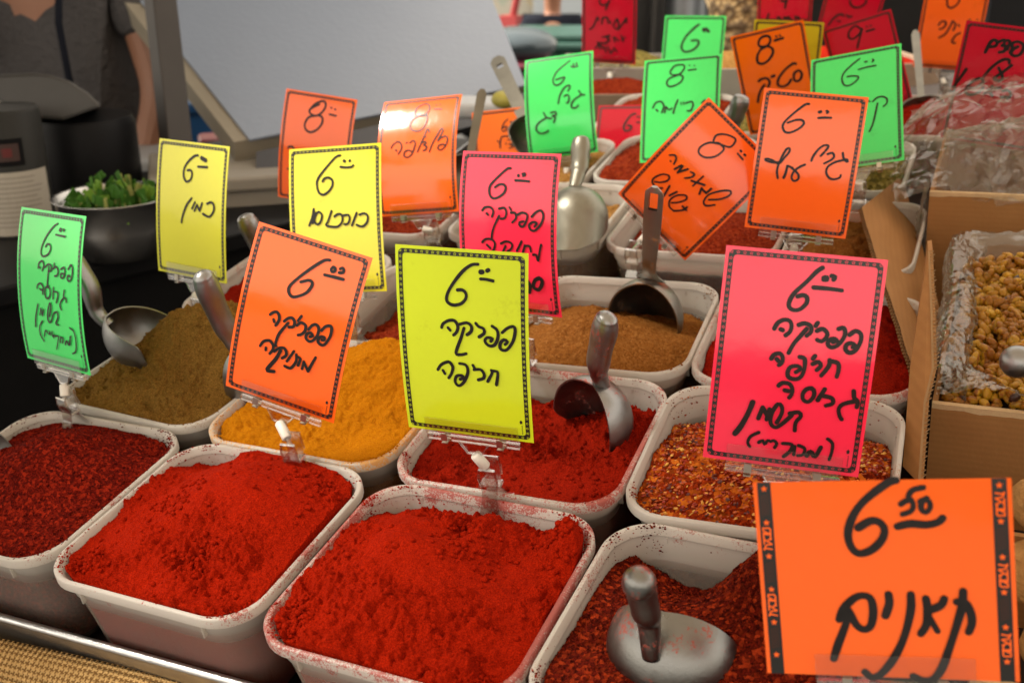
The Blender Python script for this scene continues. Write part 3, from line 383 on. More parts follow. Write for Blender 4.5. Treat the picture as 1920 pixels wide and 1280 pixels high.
def heap(name, M, label, mat, level, bumps, n=110, rough=.0022, clump=0.0, clump_sc=26, seed=0, extra=None, group=None, fine=.0003, rimdust=0, dents=0, pit=()):
    """pile of powder that fills a tub: level = height at the wall (m, rim = 0), bumps = (u, v, su, sv, h) in -1..1 tub units"""
    u = np.linspace(-1, 1, n); X, Y = np.meshgrid(u, u, indexing='ij')
    # square -> rounded rectangle (squircle blend keeps the grid regular)
    hx, hy = TW/2, TD/2
    rr = .034
    px, py = X*hx, Y*hy
    s = seed*13.7
    Z = np.full_like(X, 0.0)
    for (a, b, su, sv, h) in bumps: Z += h*np.exp(-((X-a)/su)**2-((Y-b)/sv)**2)
    if callable(level): Z += level(X, Y)
    else: Z += level
    nz = fbm(X*3+s, Y*3+s*.7, 3)*rough*4 + fbm(X*11+s, Y*11+s, 4, .6)*rough*1.6
    rid = np.abs(fbm(X*6+s*2, Y*6-s, 4))         # little cliffs and slides
    nz += (np.minimum(rid, .12)-.06)*rough*5
    if clump:
        c1 = np.maximum(fbm(X*clump_sc*.45+s, Y*clump_sc*.45, 3)-.06, 0); nz += c1*clump*3.2
        c2 = np.maximum(fbm(X*clump_sc+s*1.3, Y*clump_sc, 2)-.05, 0); nz += c2*clump*1.3
    pm = np.clip(fbm(X*1.4+s*.3, Y*1.4-s, 2)*5+.62, .22, 1.15); nz = nz*pm + (rng.random(X.shape)-.5)*fine*2*pm
    Z += nz
    for _ in range(dents):
        a, b, su, h = float(rng.uniform(-.9,.9)), float(rng.uniform(-.9,.9)), float(rng.uniform(.03,.14)), float(rng.normal(0,.0016)); sv = su*float(rng.uniform(.5,1.6)); ang = float(rng.random()*3.1); xa = (X-a)*math.cos(ang)+(Y-b)*math.sin(ang); ya = (Y-b)*math.cos(ang)-(X-a)*math.sin(ang); Z += h*np.exp(-(xa/su)**2-(ya/sv)**2)
    for (a, b, su, sv, h) in pit: Z += h*np.exp(-((X-a)/su)**2-((Y-b)/sv)**2)
    edge = np.maximum(np.abs(X), np.abs(Y))
    Z = np.where(edge > .93, np.minimum(Z, .004+.05*(1-edge)*3), Z)
    Z += np.where(edge > .9, (rng.random(X.shape)-.5)*.0012, 0)
    ins = wall_inset(Z)
    ax = hx-ins; ay = hy-ins
    px = X*ax; py = Y*ay
    # pull corner points onto the corner arc
    r_ = .034
    ox = np.abs(px)-(ax-r_); oy = np.abs(py)-(ay-r_)
    d = np.hypot(np.maximum(ox,0), np.maximum(oy,0)); m = (ox > 0) & (oy > 0)
    # scale radially so that the square corner maps to the arc
    mx = np.maximum(ox, oy); f = np.where(m, mx/np.maximum(d, 1e-9), 1)
    px = np.where(m, np.sign(px)*((ax-r_)+ox*f), px); py = np.where(m, np.sign(py)*((ay-r_)+oy*f), py)
    vs = list(zip(px.ravel(), py.ravel(), Z.ravel()))
    fs = [(i*n+j, (i+1)*n+j, (i+1)*n+j+1, i*n+j+1) for i in range(n-1) for j in range(n-1)]
    # skirt down the wall
    ring = [i*n for i in range(n)] + [(n-1)*n+j for j in range(1, n)] + [i*n+n-1 for i in range(n-2, -1, -1)] + [j for j in range(n-2, 0, -1)]
    k = len(ring); prev = list(ring)
    for zl_ in (-.027, -.105):
        sc = (hx-float(wall_inset(zl_))-.0012)/(hx-.0078); base = len(vs)
        vs += [(vs[i][0]*min(1, sc), vs[i][1]*min(1, sc), min(zl_, vs[i][2]-.001)) for i in ring]
        cur = [base+i for i in range(k)]
        fs += [(prev[i], cur[i], cur[(i+1) % k], prev[(i+1) % k]) for i in range(k)]; prev = cur
    mi = [0]*len(fs)
    mats = mat if isinstance(mat, list) else [mat]
    if rimdust:
        base_extra = extra
        def extra(mm, px, py, Z, be=base_extra):
            if be: be(mm, px, py, Z)
            per_ = rrect(TW/2, TD/2, .036, 12); L = len(per_)
            cl = [float(rng.random()*L) for _ in range(9)]
            for _ in range(rimdust):
                c0 = cl[int(rng.integers(0, 9))] if rng.random() < .72 else float(rng.random()*L)
                t_ = (c0+float(rng.normal(0, 1.6))) % L; a_ = int(t_); f_ = t_-a_
                P_ = Vector(per_[a_ % L]).lerp(Vector(per_[(a_+1) % L]), f_); dpt = abs(float(rng.normal(0, .45)))
                ins_ = .0008+.0052*min(1, float(rng.beta(1.6, 1.0))); zz = .0004
                if dpt > .35: zz = -.0012-.022*float(rng.random())**1.4; ins_ = float(wall_inset(zz))-.0003
                s_ = 1-ins_/(TW/2); r_ = .00026+.0007*float(rng.random())**3
                mm.ell((P_.x*s_, P_.y*s_, zz), (r_*1.3, r_, r_*.7), 5, 3, 0)
    if extra:
        mm = MB()
        extra(mm, px, py, Z)
        n0 = len(vs); vs += [tuple(v) for v in mm.v]; fs += [tuple(i+n0 for i in f) for f in mm.f]; mi += mm.mi
    o = obj(name, vs, fs, mats, None, M, True, mi)
    tag(o, label, 'spice', group or 'spices heaped in the tubs')
    return o
def flakes(count, size, mats_n, flat=.25, start=1):
    def f(mm, px, py, Z):
        n = px.shape[0]
        for _ in range(count):
            i, j = int(rng.integers(2, n-2)), int(rng.integers(2, n-2))
            r = size*float(rng.uniform(.55, 1.25)); c = Vector((px[i,j], py[i,j], Z[i,j]+r*.15))
            nn = Vector((float(rng.normal(0,.5)), float(rng.normal(0,.5)), 1)).normalized()
            a = nn.orthogonal().normalized(); b = nn.cross(a); k = 5
            t0 = float(rng.random()*6.28)
            vs = []
            for h in (-.5, .5):
                for q in range(k):
                    w_ = float(rng.uniform(.6, 1.0)); t = t0+6.283*q/k
                    vs.append(c + r*w_*(math.cos(t)*a + .75*math.sin(t)*b) + nn*h*r*flat)
            mm.add(vs, [tuple(range(k))[::-1], tuple(range(k, 2*k))] + [(q, (q+1) % k, k+(q+1) % k, k+q) for q in range(k)], start+int(rng.integers(0, mats_n)))
    return f
def crumbs(count, size, near=None, start=0):      # loose grains and lumps lying on the pile
    def f(mm, px, py, Z):
        n = px.shape[0]
        for _ in range(count):
            i, j = int(rng.integers(3, n-3)), int(rng.integers(3, n-3)); r = size*float(rng.uniform(.3, 1.0))**1.5
            if near and rng.random() < .75:
                a_, b_, s_ = near[int(rng.integers(0, len(near)))]
                i = int(np.clip((a_+rng.normal(0, s_)+1)/2*n, 3, n-4)); j = int(np.clip((b_+rng.normal(0, s_)+1)/2*n, 3, n-4))
            q = rng.uniform(.7, 1.25, 3)
            mm.ell((px[i,j], py[i,j], Z[i,j]+r*.25), (r*q[0], r*q[1], r*q[2]*.8), 6, 4, start)
    return f

PAP = (.42, .0150, .0014)
M_pap = spice('paprika_powder', PAP, (.21, .0050, .0007), g=1100, bumpd=.0006)
M_pap2 = spice('hot_paprika_powder', (.36, .014, .003), (.19, .006, .0015), g=900, bumpd=.0009)
M_flake_red = spice('dark_paprika_flakes', (.20, .010, .004), (.055, .003, .002), (.46, .030, .009), g=780, coarse=.0008, bumpd=.0008, lvl=.5)
M_chili_dark = spice('crushed_dark_chili', (.18, .013, .005), (.045, .004, .002), (.42, .045, .010), g=640, coarse=.0014, bumpd=.0011, lvl=.8)
M_cumin_green = spice('ground_coriander', (.26, .138, .028), (.125, .060, .011), g=800, bumpd=.0009)
M_turm = spice('turmeric_powder', (.55, .205, .004), (.41, .128, .002), g=1000, bumpd=.0006)
M_cumin = spice('ground_cumin', (.33, .130, .026), (.19, .066, .012), (.42, .20, .055), g=900, bumpd=.0007, lvl=.4)
M_chili = spice('chili_flakes', (.42, .048, .006), (.13, .010, .003), (.70, .19, .02), g=330, coarse=.0016, bumpd=.0012, lvl=.8)
M_seed = plain('chili_seed', (.78, .40, .055), .5); M_skin = plain('chili_skin', (.36, .022, .004), .4); M_skin2 = plain('chili_skin_orange', (.55, .10, .008), .4); M_skin3 = plain('chili_skin_dark', (.10, .012, .008), .5)
M_brick = spice('brick_red_spice', (.28, .030, .008), (.14, .012, .004), (.42, .07, .02), g=700, coarse=.0008, bumpd=.0008)
M_sand = spice('sand_spice', (.46, .24, .065), (.26, .115, .03), (.6, .36, .12), g=800, coarse=.0006, bumpd=.0006)
M_herb = spice('mixed_herb_spice', (.26, .20, .04), (.08, .07, .02), (.5, .38, .12), g=380, coarse=.0016, bumpd=.0012)

def pair(key, x, y, yaw, tl, hl, mat, dust, level, bumps, amt=.5, z=0.0, hname='spice_heap', sx=1.0, **k):
    e, M = tub(x, y, yaw, tl, tub_mat('tub_plastic_'+key, dust, amt), z, sx=sx)
    h = heap(hname, M, hl, mat, level, bumps, **k)
    return M
TUBM = {}
TUBM['A'] = pair('A', -.7585, .525, -.008, 'white plastic tub of dark red flakes, cut by the left picture edge', 'heap of dark red paprika flakes piled above the rim of the leftmost front tub',
    [M_flake_red], (.36,.03,.01), -.012, [(0,.12,.75,.7,.034),(.15,.35,.4,.4,.010)], .35, hname='paprika_flake_heap', n=160, rough=.0020, fine=.0009, seed=1, extra=crumbs(1200, .0016), rimdust=700)
TUBM['B'] = pair('B', -.5565, .516, -.018, 'white plastic tub of bright paprika beside the dark red flakes', 'bright red paprika mound beside the dark red flakes',
    [M_pap], PAP, -.007, [(.15,.25,.75,.75,.032),(-.25,-.1,.5,.5,.006),(.55,.0,.4,.5,.006)], .5, hname='paprika_heap', n=270, rough=.0034, clump=.0060, seed=2, dents=60, extra=crumbs(420, .0030, [(.25,-.5,.12),(-.3,0,.14),(-.75,-.75,.1),(.7,.7,.12)]), rimdust=450, pit=[(.28,-.55,.20,.16,-.007),(-.35,-.02,.10,.22,-.004),(.85,.85,.25,.2,-.008),(-.75,.9,.3,.22,-.016)])
TUBM['C'] = pair('C', -.350, .507, -.016, 'white plastic tub of bright paprika in mid front row, rim dusted red', 'largest bright red paprika heap, spilling over its back right corner',
    [M_pap], PAP, lambda X, Y: -.009-.016*np.clip(Y-.2,0,1), [(-.18,-.1,.72,.8,.033),(.9,.78,.25,.28,.030),(.15,.72,.22,.3,.012),(-.5,.5,.35,.4,.010),(.62,-.1,.12,.6,.004)], .9, hname='paprika_heap', n=270, rough=.0036, clump=.0052, seed=3, dents=60, extra=crumbs(420, .0032, [(-.85,-.8,.1),(.25,.2,.15),(.8,.7,.12),(0,.55,.1)]), rimdust=700, pit=[(.02,.62,.06,.25,-.009),(.62,.2,.28,.5,-.006)])
TUBM['D'] = pair('D', -.147, .509, -.030, 'white plastic tub of dark crushed chili with a bare dusty back wall', 'dark red crushed chili sloping up to the right around an upside down scoop',
    [M_chili_dark], (.36,.035,.008), lambda X, Y: -.012-.034*np.exp(-((X+.42)/.50)**2-((Y-1.0)/.50)**2), [(.50,.80,.55,.6,.044),(.5,.1,.6,.5,.014),(-.5,-.6,.6,.5,.008)], .55, hname='chili_heap', n=160, rough=.0022, fine=.0010, seed=4, extra=crumbs(1500, .0019), rimdust=650)
TUBM['E'] = pair('E', -.751, .725, -.075, 'white plastic tub of olive brown spice with a round scoop', 'olive brown ground spice piled high behind the dark red flakes',
    [M_cumin_green], (.35,.2,.05), -.006, [(.40,.34,.58,.60,.060),(-.30,.15,.5,.5,.036),(0,-.5,.7,.4,.010)], .35, hname='coriander_heap', n=190, rough=.0042, clump=.0040, seed=5, dents=30, extra=crumbs(260, .0022), rimdust=350)
TUBM['F'] = pair('F', -.555, .710, -.011, 'white plastic tub of orange yellow turmeric with stained yellow edges', 'heap of orange yellow turmeric powder',
    [M_turm], (.78,.36,.02), -.008, [(.35,.45,.8,.6,.044),(-.5,-.3,.5,.6,.008)], .75, hname='turmeric_heap', n=170, rough=.0030, clump=.0026, dents=30, seed=6, rimdust=700, pit=[(-.45,-.30,.30,.28,-.020)])
TUBM['G'] = pair('G', -.352, .704, .019, 'white plastic tub of crumbly deep red paprika holding the arched scoop', 'crumbly deep red paprika with a scoop stuck in it, behind the lime card',
    [M_pap2], (.50,.03,.008), lambda X, Y: -.018-.010*np.clip(Y,0,1), [(.7,.5,.35,.4,.016),(-.2,-.5,.7,.4,.012),(-.45,.1,.4,.5,.006),(.18,.02,.26,.24,-.022)], .75, hname='hot_paprika_heap', n=170, rough=.0034, clump=.0055, clump_sc=32, seed=7, extra=crumbs(420, .0028), rimdust=450)
TUBM['H'] = pair('H', -.153, .712, .050, 'white plastic tub of orange chili flakes with pale seeds', 'coarse orange red chili flakes mixed with yellow seeds',
    [M_chili, M_seed, M_skin, M_skin2, M_skin, M_skin3, M_skin2], (.5,.16,.02), lambda X, Y: -.012-.020*np.clip(Y,0,1), [(0,-.1,.8,.8,.012)], .3, hname='chili_flake_heap', n=120, rough=.0018, fine=.0012, seed=8, extra=flakes(2600, .0021, 6), rimdust=250)
TUBM['X'] = pair('X', -.757, .922, -.03, 'white plastic tub of orange red powder behind the far left yellow card', 'orange red powder behind the clear holder of the yellow card',
    [M_pap2], (.5,.1,.02), -.020, [(.2,.2,.7,.7,.022)], .5, hname='spice_heap', n=80, rough=.003, clump=.003, seed=9)
TUBM['I'] = pair('I', -.555, .905, .02, 'white plastic tub of brick red spice between the turmeric and the back tubs', 'brick red spice lying low in its tub behind the turmeric',
    [M_brick], (.4,.08,.02), -.050, [(-.1,-.4,.7,.5,.026)], .5, hname='spice_heap', n=80, rough=.003, clump=.003, seed=10)
TUBM['J'] = pair('J', -.355, .903, .044, 'white plastic tub of golden brown cumin holding the scoop with a hole in its handle', 'smooth heap of golden brown ground cumin',
    [M_cumin], (.5,.22,.05), lambda X, Y: -.022-.012*np.clip(Y,0,1), [(-.05,-.15,.75,.75,.028)], .25, hname='cumin_heap', n=160, rough=.0028, clump=.0018, dents=25, seed=11, rimdust=400)
TUBM['K'] = pair('K', -.154, .909, .035, 'white plastic tub of red powder hidden behind the largest pink card', 'red powder seen on both sides of the largest pink card',
    [M_pap2], (.5,.06,.02), -.014, [(.1,.1,.8,.8,.012)], .6, hname='hot_paprika_heap', n=110, rough=.003, clump=.003, seed=12)
TUBM['L'] = pair('L', -.745, 1.165, .0, 'white plastic tub of brick red powder under the curled orange card', 'brick red powder under the curled orange card with the long word',
    [M_brick], (.4,.08,.02), -.018, [(0,0,.8,.8,.018)], .5, hname='spice_heap', n=70, rough=.003, clump=.003, seed=13)
TUBM['M'] = pair('M', -.535, 1.168, .0, 'white plastic tub of sandy yellow spice holding a domed scoop', 'sandy yellow spice under the domed back of a scoop',
    [M_sand], (.5,.3,.1), -.026, [(.1,-.2,.7,.7,.014)], .3, hname='spice_heap', n=80, rough=.003, clump=.002, seed=14)
TUBM['N'] = pair('N', -.325, 1.165, .0, 'white plastic tub of brick red spice under the card tipped on its corner', 'brick red spice under the orange card tipped on its corner',
    [M_brick], (.45,.09,.02), -.030, [(.2,.2,.7,.7,.018)], .6, hname='spice_heap', n=80, rough=.003, clump=.003, seed=15)
TUBM['O'] = pair('O', -.150, 1.150, .0, 'white plastic tub of brown powder under the orange card with two short words', 'brown powder below the orange card with two short words',
    [M_cumin], (.45,.2,.05), -.024, [(.0,-.2,.7,.7,.016)], .3, hname='spice_heap', n=70, rough=.003, clump=.002, seed=16, sx=.70)
for key, x, y, z, hm, dust, lv, bm, tl, hl in (
    ('P', -.64, 1.40, -.02, M_sand, (.5,.3,.1), -.02, [(0,0,.8,.8,.03)], 'white plastic tub of pale spice behind the domed scoop', 'pale spice behind the domed scoop'),
    ('Q', -.425, 1.395, -.01, M_brick, (.4,.1,.02), -.01, [(.1,.0,.7,.7,.05)], 'white plastic tub of rust red spice behind the tipped orange card', 'rust red spice piled up left of the tipped orange card'),
    ('S', -.215, 1.395, -.01, M_herb, (.4,.3,.1), -.014, [(0,0,.8,.8,.03)], 'white plastic tub of mottled herb spice behind the steak card', 'mottled green brown herb spice beside the steak card'),
    ('V', -.52, 1.66, -.03, M_brick, (.4,.1,.02), -.012, [(0,0,.7,.7,.05)], 'white plastic tub of orange brown spice under the dark red rice card', 'orange brown spice under the dark red rice card'),
    ('W', -.31, 1.66, -.03, M_herb, (.4,.3,.1), -.014, [(0,0,.8,.8,.03)], 'white plastic tub of green brown herbs behind the two green cards', 'green brown herbs behind the two green cards'),
    ('Y', -.10, 1.66, -.03, M_pap2, (.5,.06,.02), -.012, [(0,0,.8,.8,.03)], 'white plastic tub of red powder high up right of the steak card', 'red powder near the top of the stall, right of the steak card')):
    TUBM[key] = pair(key, x, y, 0, tl, hl, [hm], dust, lv, bm, .3, z, n=60, rough=.004, clump=.003, seed=ord(key))
# ---------------------------------------------------------------- price cards
def card_frame(par):
    x, y, z, az = par[:4]
    return TF @ Matrix.Translation((x, y, z)) @ Matrix.Rotation(az, 4, 'Z')
class Card:
    """a bent card: u across 0..1, v up 0..1, off = distance in front of the face"""
    def __init__(s, par):
        s.x, s.y, s.z, s.az, s.lean, s.ro, s.k, s.w, s.h = par
        if abs(s.k) < 1e-4: s.k = 1e-4
        s.M = card_frame(par)
    def p(s, u, v, off=0.0):
        a = s.k/s.h; t0 = s.lean-s.k/2; sv = v*s.h; th = t0+a*sv
        z = (math.sin(th)-math.sin(t0))/a; y = -(math.cos(th)-math.cos(t0))/a
        y -= math.cos(th)*off; z += math.sin(th)*off
        x = (u-.5)*s.w; c, q = math.cos(s.ro), math.sin(s.ro)
        return Vector((c*x+q*z, y, -q*x+c*z))
def smooth_line(pts, w, h):
    P = [Vector((u*w/1000, v*h/1000)) for u, v in pts]
    if len(P) < 3: 
        return P
    out = []
    for i in range(len(P)-1):
        p0, p1, p2, p3 = P[max(i-1,0)], P[i], P[i+1], P[min(i+2,len(P)-1)]
        L = (p2-p1).length; n = max(2, min(7, int(L/.0011)))
        for k in range(n):
            t = k/n; t2 = t*t; t3 = t2*t
            out.append(.5*((2*p1)+(-p0+p2)*t+(2*p0-5*p1+4*p2-p3)*t2+(-p0+3*p1-3*p2+p3)*t3))
    out.append(P[-1]); return out
def stroke(mm, cd, wid, pts, base):
    P = smooth_line(pts, cd.w, cd.h); r = wid/2
    if len(P) == 1: P.append(P[0]+Vector((.0004, 0)))
    k = len(P); L = []; Rr = []
    tot = k-1
    for i in range(k):
        t = P[min(i+1,k-1)]-P[max(i-1,0)]
        t = t.normalized() if t.length > 1e-7 else Vector((1,0))
        nrm = Vector((-t.y, t.x)); rr = r*(.98+.07*math.sin(i*.31+wid*9e3))
        L.append(P[i]+nrm*rr); Rr.append(P[i]-nrm*rr)
    vs = []; fs = []
    def put(q, o): vs.append(cd.p(q.x/cd.w, q.y/cd.h, o)); return len(vs)-1
    ids = [(put(L[i], base+3e-6*i), put(Rr[i], base+3e-6*i)) for i in range(k)]
    for i in range(k-1): fs.append((ids[i][0], ids[i][1], ids[i+1][1], ids[i+1][0]))
    for end, i in ((0, 0), (1, k-1)):
        t = (P[1]-P[0]) if end == 0 else (P[-1]-P[-2])
        t = t.normalized() if t.length > 1e-7 else Vector((1,0)); n0 = Vector((-t.y, t.x)); rr = r*(.98+.07*math.sin(i*.31+wid*9e3))
        arc = []
        for q in range(1, 6):
            a = math.pi*q/6; d = n0*math.cos(a)+(t if end else -t)*math.sin(a)
            arc.append(put(P[i]+d*rr, base+3e-6*i))
        loop = [ids[i][0]]+arc+[ids[i][1]]
        fs.append(tuple(loop[::-1] if end else loop))
    mm.add(vs, fs)
def ring_pts(x0, x1, y0, y1, r, n=4):
    out = []
    for cx, cy, a0 in ((x1-r, y1-r, 0), (x0+r, y1-r, 90), (x0+r, y0+r, 180), (x1-r, y0+r, 270)):
        for i in range(n+1):
            a = R(a0+90*i/n); out.append((cx+r*math.cos(a), cy+r*math.sin(a)))
    return out
def resample(loop, step):
    out = []
    for i in range(len(loop)):
        a, b = Vector(loop[i]), Vector(loop[(i+1) % len(loop)]); n = max(1, int((b-a).length/step))
        out += [a+(b-a)*k/n for k in range(n)]
    return out
def border(cd, style):
    """printed frame: 0 = black band with hollow stars, 1 = thick black band with dashes (two words and stars on the wide card)"""
    mm = MB(); w, h = cd.w, cd.h
    m0, m1 = .0024, .0056
    N_ = 40
    o = []; i_ = []
    A = ring_pts(m0, w-m0, m0, h-m0, .0034); B = ring_pts(m1, w-m1, m1, h-m1, .0026)
    AA = []; BB = []
    for k in range(len(A)):
        a0, a1 = Vector(A[k]), Vector(A[(k+1) % len(A)]); b0, b1 = Vector(B[k]), Vector(B[(k+1) % len(B)])
        n = max(1, int((a1-a0).length/.006))
        for q in range(n): AA.append(a0+(a1-a0)*q/n); BB.append(b0+(b1-b0)*q/n)
    k = len(AA)
    vs = [cd.p(q.x/w, q.y/h, .00025) for q in AA]+[cd.p(q.x/w, q.y/h, .00025) for q in BB]
    mm.add(vs, [(i, (i+1) % k, k+(i+1) % k, k+i) for i in range(k)], 0)
    mid = (m0+m1)/2; per = .0043
    def star(cx, cy, rot):
        pts = []
        for rad in (.00128, .00082):
            for q in range(10):
                a = rot+math.pi*q/5; rr = rad*(1 if q % 2 == 0 else .52); pts.append((cx+rr*math.sin(a), cy+rr*math.cos(a)))
        vs = [cd.p(x/w, y/h, .00042) for x, y in pts]
        mm.add(vs, [(q, 10+q, 10+(q+1) % 10, (q+1) % 10) for q in range(10)], 1)
    nx = round((w-2*mid)/per); ny = round((h-2*mid)/per)
    for i in range(nx+1):
        for y in (mid, h-mid): star(mid+(w-2*mid)*i/nx, y, 0)
    for i in range(1, ny):
        for x in (mid, w-mid): star(x, mid+(h-2*mid)*i/ny, R(20))
    # small printer's mark
    mm.add([cd.p((w-m1-.0040+dx)/w, (m1+.010+dy)/h, .00025) for dx, dy in ((0,0),(.0016,.0004),(.0018,.0022),(.0008,.0034),(-.0004,.0020))], [(0,1,2,3,4)], 0)
    for i in range(9):
        y = m1+.0010+i*.0009
        mm.add([cd.p((w-m1-.0030+dx)/w, (y+dy)/h, .00025) for dx, dy in ((0,0),(.0008,0),(.0008,.0005),(0,.0005))], [(0,1,2,3)], 0)
    return mm
# printed side bands of the wide card: the Hebrew word for "special offer", stars between
GLY = {'mem': ["0,10 0,6 1.2,4 0,0", "1.2,4 3,0", "1.0,9 4,9.6 6,8 6,0 3.4,0"], 'bet': ["0,9 4.4,9 5,8 5,0", "0,0 6.4,0"],
       'tsadi': ["0,10 2,6 5.5,0 0,0", "5.5,10 5.2,7 3,5"], 'ayin': ["0,10 1.2,2 0,0", "5.5,10 5,4 3.6,1.6 -.6,-.6"]}
def wide_border(cd):
    mm = MB(); w, h = cd.w, cd.h
    for x0, x1, flip in ((.0022, .0092, 1), (w-.0092, w-.0022, -1)):
        n = 16; vs = []
        for i in range(n+1): vs += [cd.p(x0/w, i/n, .00025), cd.p(x1/w, i/n, .00025)]
        mm.add(vs, [(2*i, 2*i+1, 2*i+3, 2*i+2) for i in range(n)], 0)
        cx = (x0+x1)/2
        def star(cy):
            pts = [(cx+.0019*(1 if q % 2 == 0 else .45)*math.sin(math.pi*q/5), cy+.0019*(1 if q % 2 == 0 else .45)*math.cos(math.pi*q/5)) for q in range(10)]
            mm.add([cd.p(cx/w, cy/h, .00045)]+[cd.p(x/w, y/h, .00045) for x, y in pts], [(0, 1+(q+1) % 10, 1+q) for q in range(10)], 1)
        def word(y0, y1):
            # letters run along the band; right to left reading = top to bottom on the left band, bottom to top on the right
            seq = ['mem', 'bet', 'tsadi', 'ayin']; L = (y1-y0)/4; sc = .00040; r_ = .00042
            for q, g in enumerate(seq):
                for si, st in enumerate(GLY[g]):
                    pts = [tuple(map(float, t.split(','))) for t in st.split()]
                    P = []
                    for gx, gy in pts:
                        # glyph x (to the right) -> along the band, glyph y -> across
                        if flip == 1: P.append((cx+(gy-5)*sc, y1-L*q-L*.85+(gx)*sc*1.25 ))
                        else: P.append((cx-(gy-5)*sc, y0+L*q+L*.85-(gx)*sc*1.25))
                    for a, b in zip(P, P[1:]):
                        A, B = Vector(a), Vector(b); t = (B-A).normalized()*r_; nn = Vector((-t.y, t.x))
                        qd = [A-t*.6+nn, A-t*.6-nn, B+t*.6-nn, B+t*.6+nn]
                        o_ = .00040+.00001*(si+q)+.000002*len(mm.f) % .00006
                        mm.add([cd.p(v.x/w, v.y/h, o_) for v in qd], [(0,1,2,3)], 1)
        def scribble(y0, y1):     # illegible dark half-tone block between the words
            n = 9
            for i in range(n):
                y = y0+(y1-y0)*i/n
                mm.add([cd.p((cx+dx)/w, (y+dy)/h, .00045) for dx, dy in ((-.0024,0),(.0022,.0016),(.0022,.0020),(-.0024,.0005))], [(0,1,2,3)], 2)
        top = h
        ys = [h-.0035] + [h-.0035-.0187*(i+1) for i in range(6)]
        for i, y in enumerate(ys):
            if y > .001: star(y)
        for i in range(5):
            a, b = ys[i+1]+.0035, ys[i]-.0035
            if a < .002: continue
            if (i % 2 == 1) == (flip == 1): word(a, b)
            else: scribble(a, b)
    return mm
PRINT_GREY = plain('printed_halftone', (.085, .022, .010), .4)

def price_card(key, par, colour, label, border_kind=0):
    cd = Card(par); par = list(par)
    n = 22; vs = []; t = .00035
    for off in (0.0, -t):
        for i in range(n+1):
            for u in (0, .5, 1): vs.append(cd.p(u, i/n, off))
    k = 3*(n+1); fs = []
    for i in range(n):
        for j in range(2):
            a = 3*i+j; fs.append((a, a+1, a+4, a+3)); fs.append((k+a, k+a+3, k+a+4, k+a+1))
        fs += [(3*i, 3*i+3, k+3*i+3, k+3*i), (3*i+2, k+3*i+2, k+3*i+5, 3*i+5)]
    for j in range(2): fs += [(j, k+j, k+j+1, j+1), (3*n+j, 3*n+j+1, k+3*n+j+1, k+3*n+j)]
    e = tag(empty('price_card', cd.M), label, 'price card', 'fluorescent price cards over the spices')
    o = obj('card_sheet', vs, fs, CARD[colour], e, smooth=True)
    md = o.modifiers.new('split', 'EDGE_SPLIT'); md.split_angle = R(40)
    bm_ = (wide_border(cd) if border_kind == 1 else border(cd, 0))
    bm_.build('printed_border', [PRINT, CARD[colour], PRINT_GREY], e)
    if key in TEXT:
        mm = MB()
        for i, (wid, pts) in enumerate(TEXT[key]): stroke(mm, cd, wid*1e-5*(1.22 if key == 'S26' else 1.0), pts, .00052+.00002*(i % 40))
        mm.build('handwriting', INK, e)
    return cd

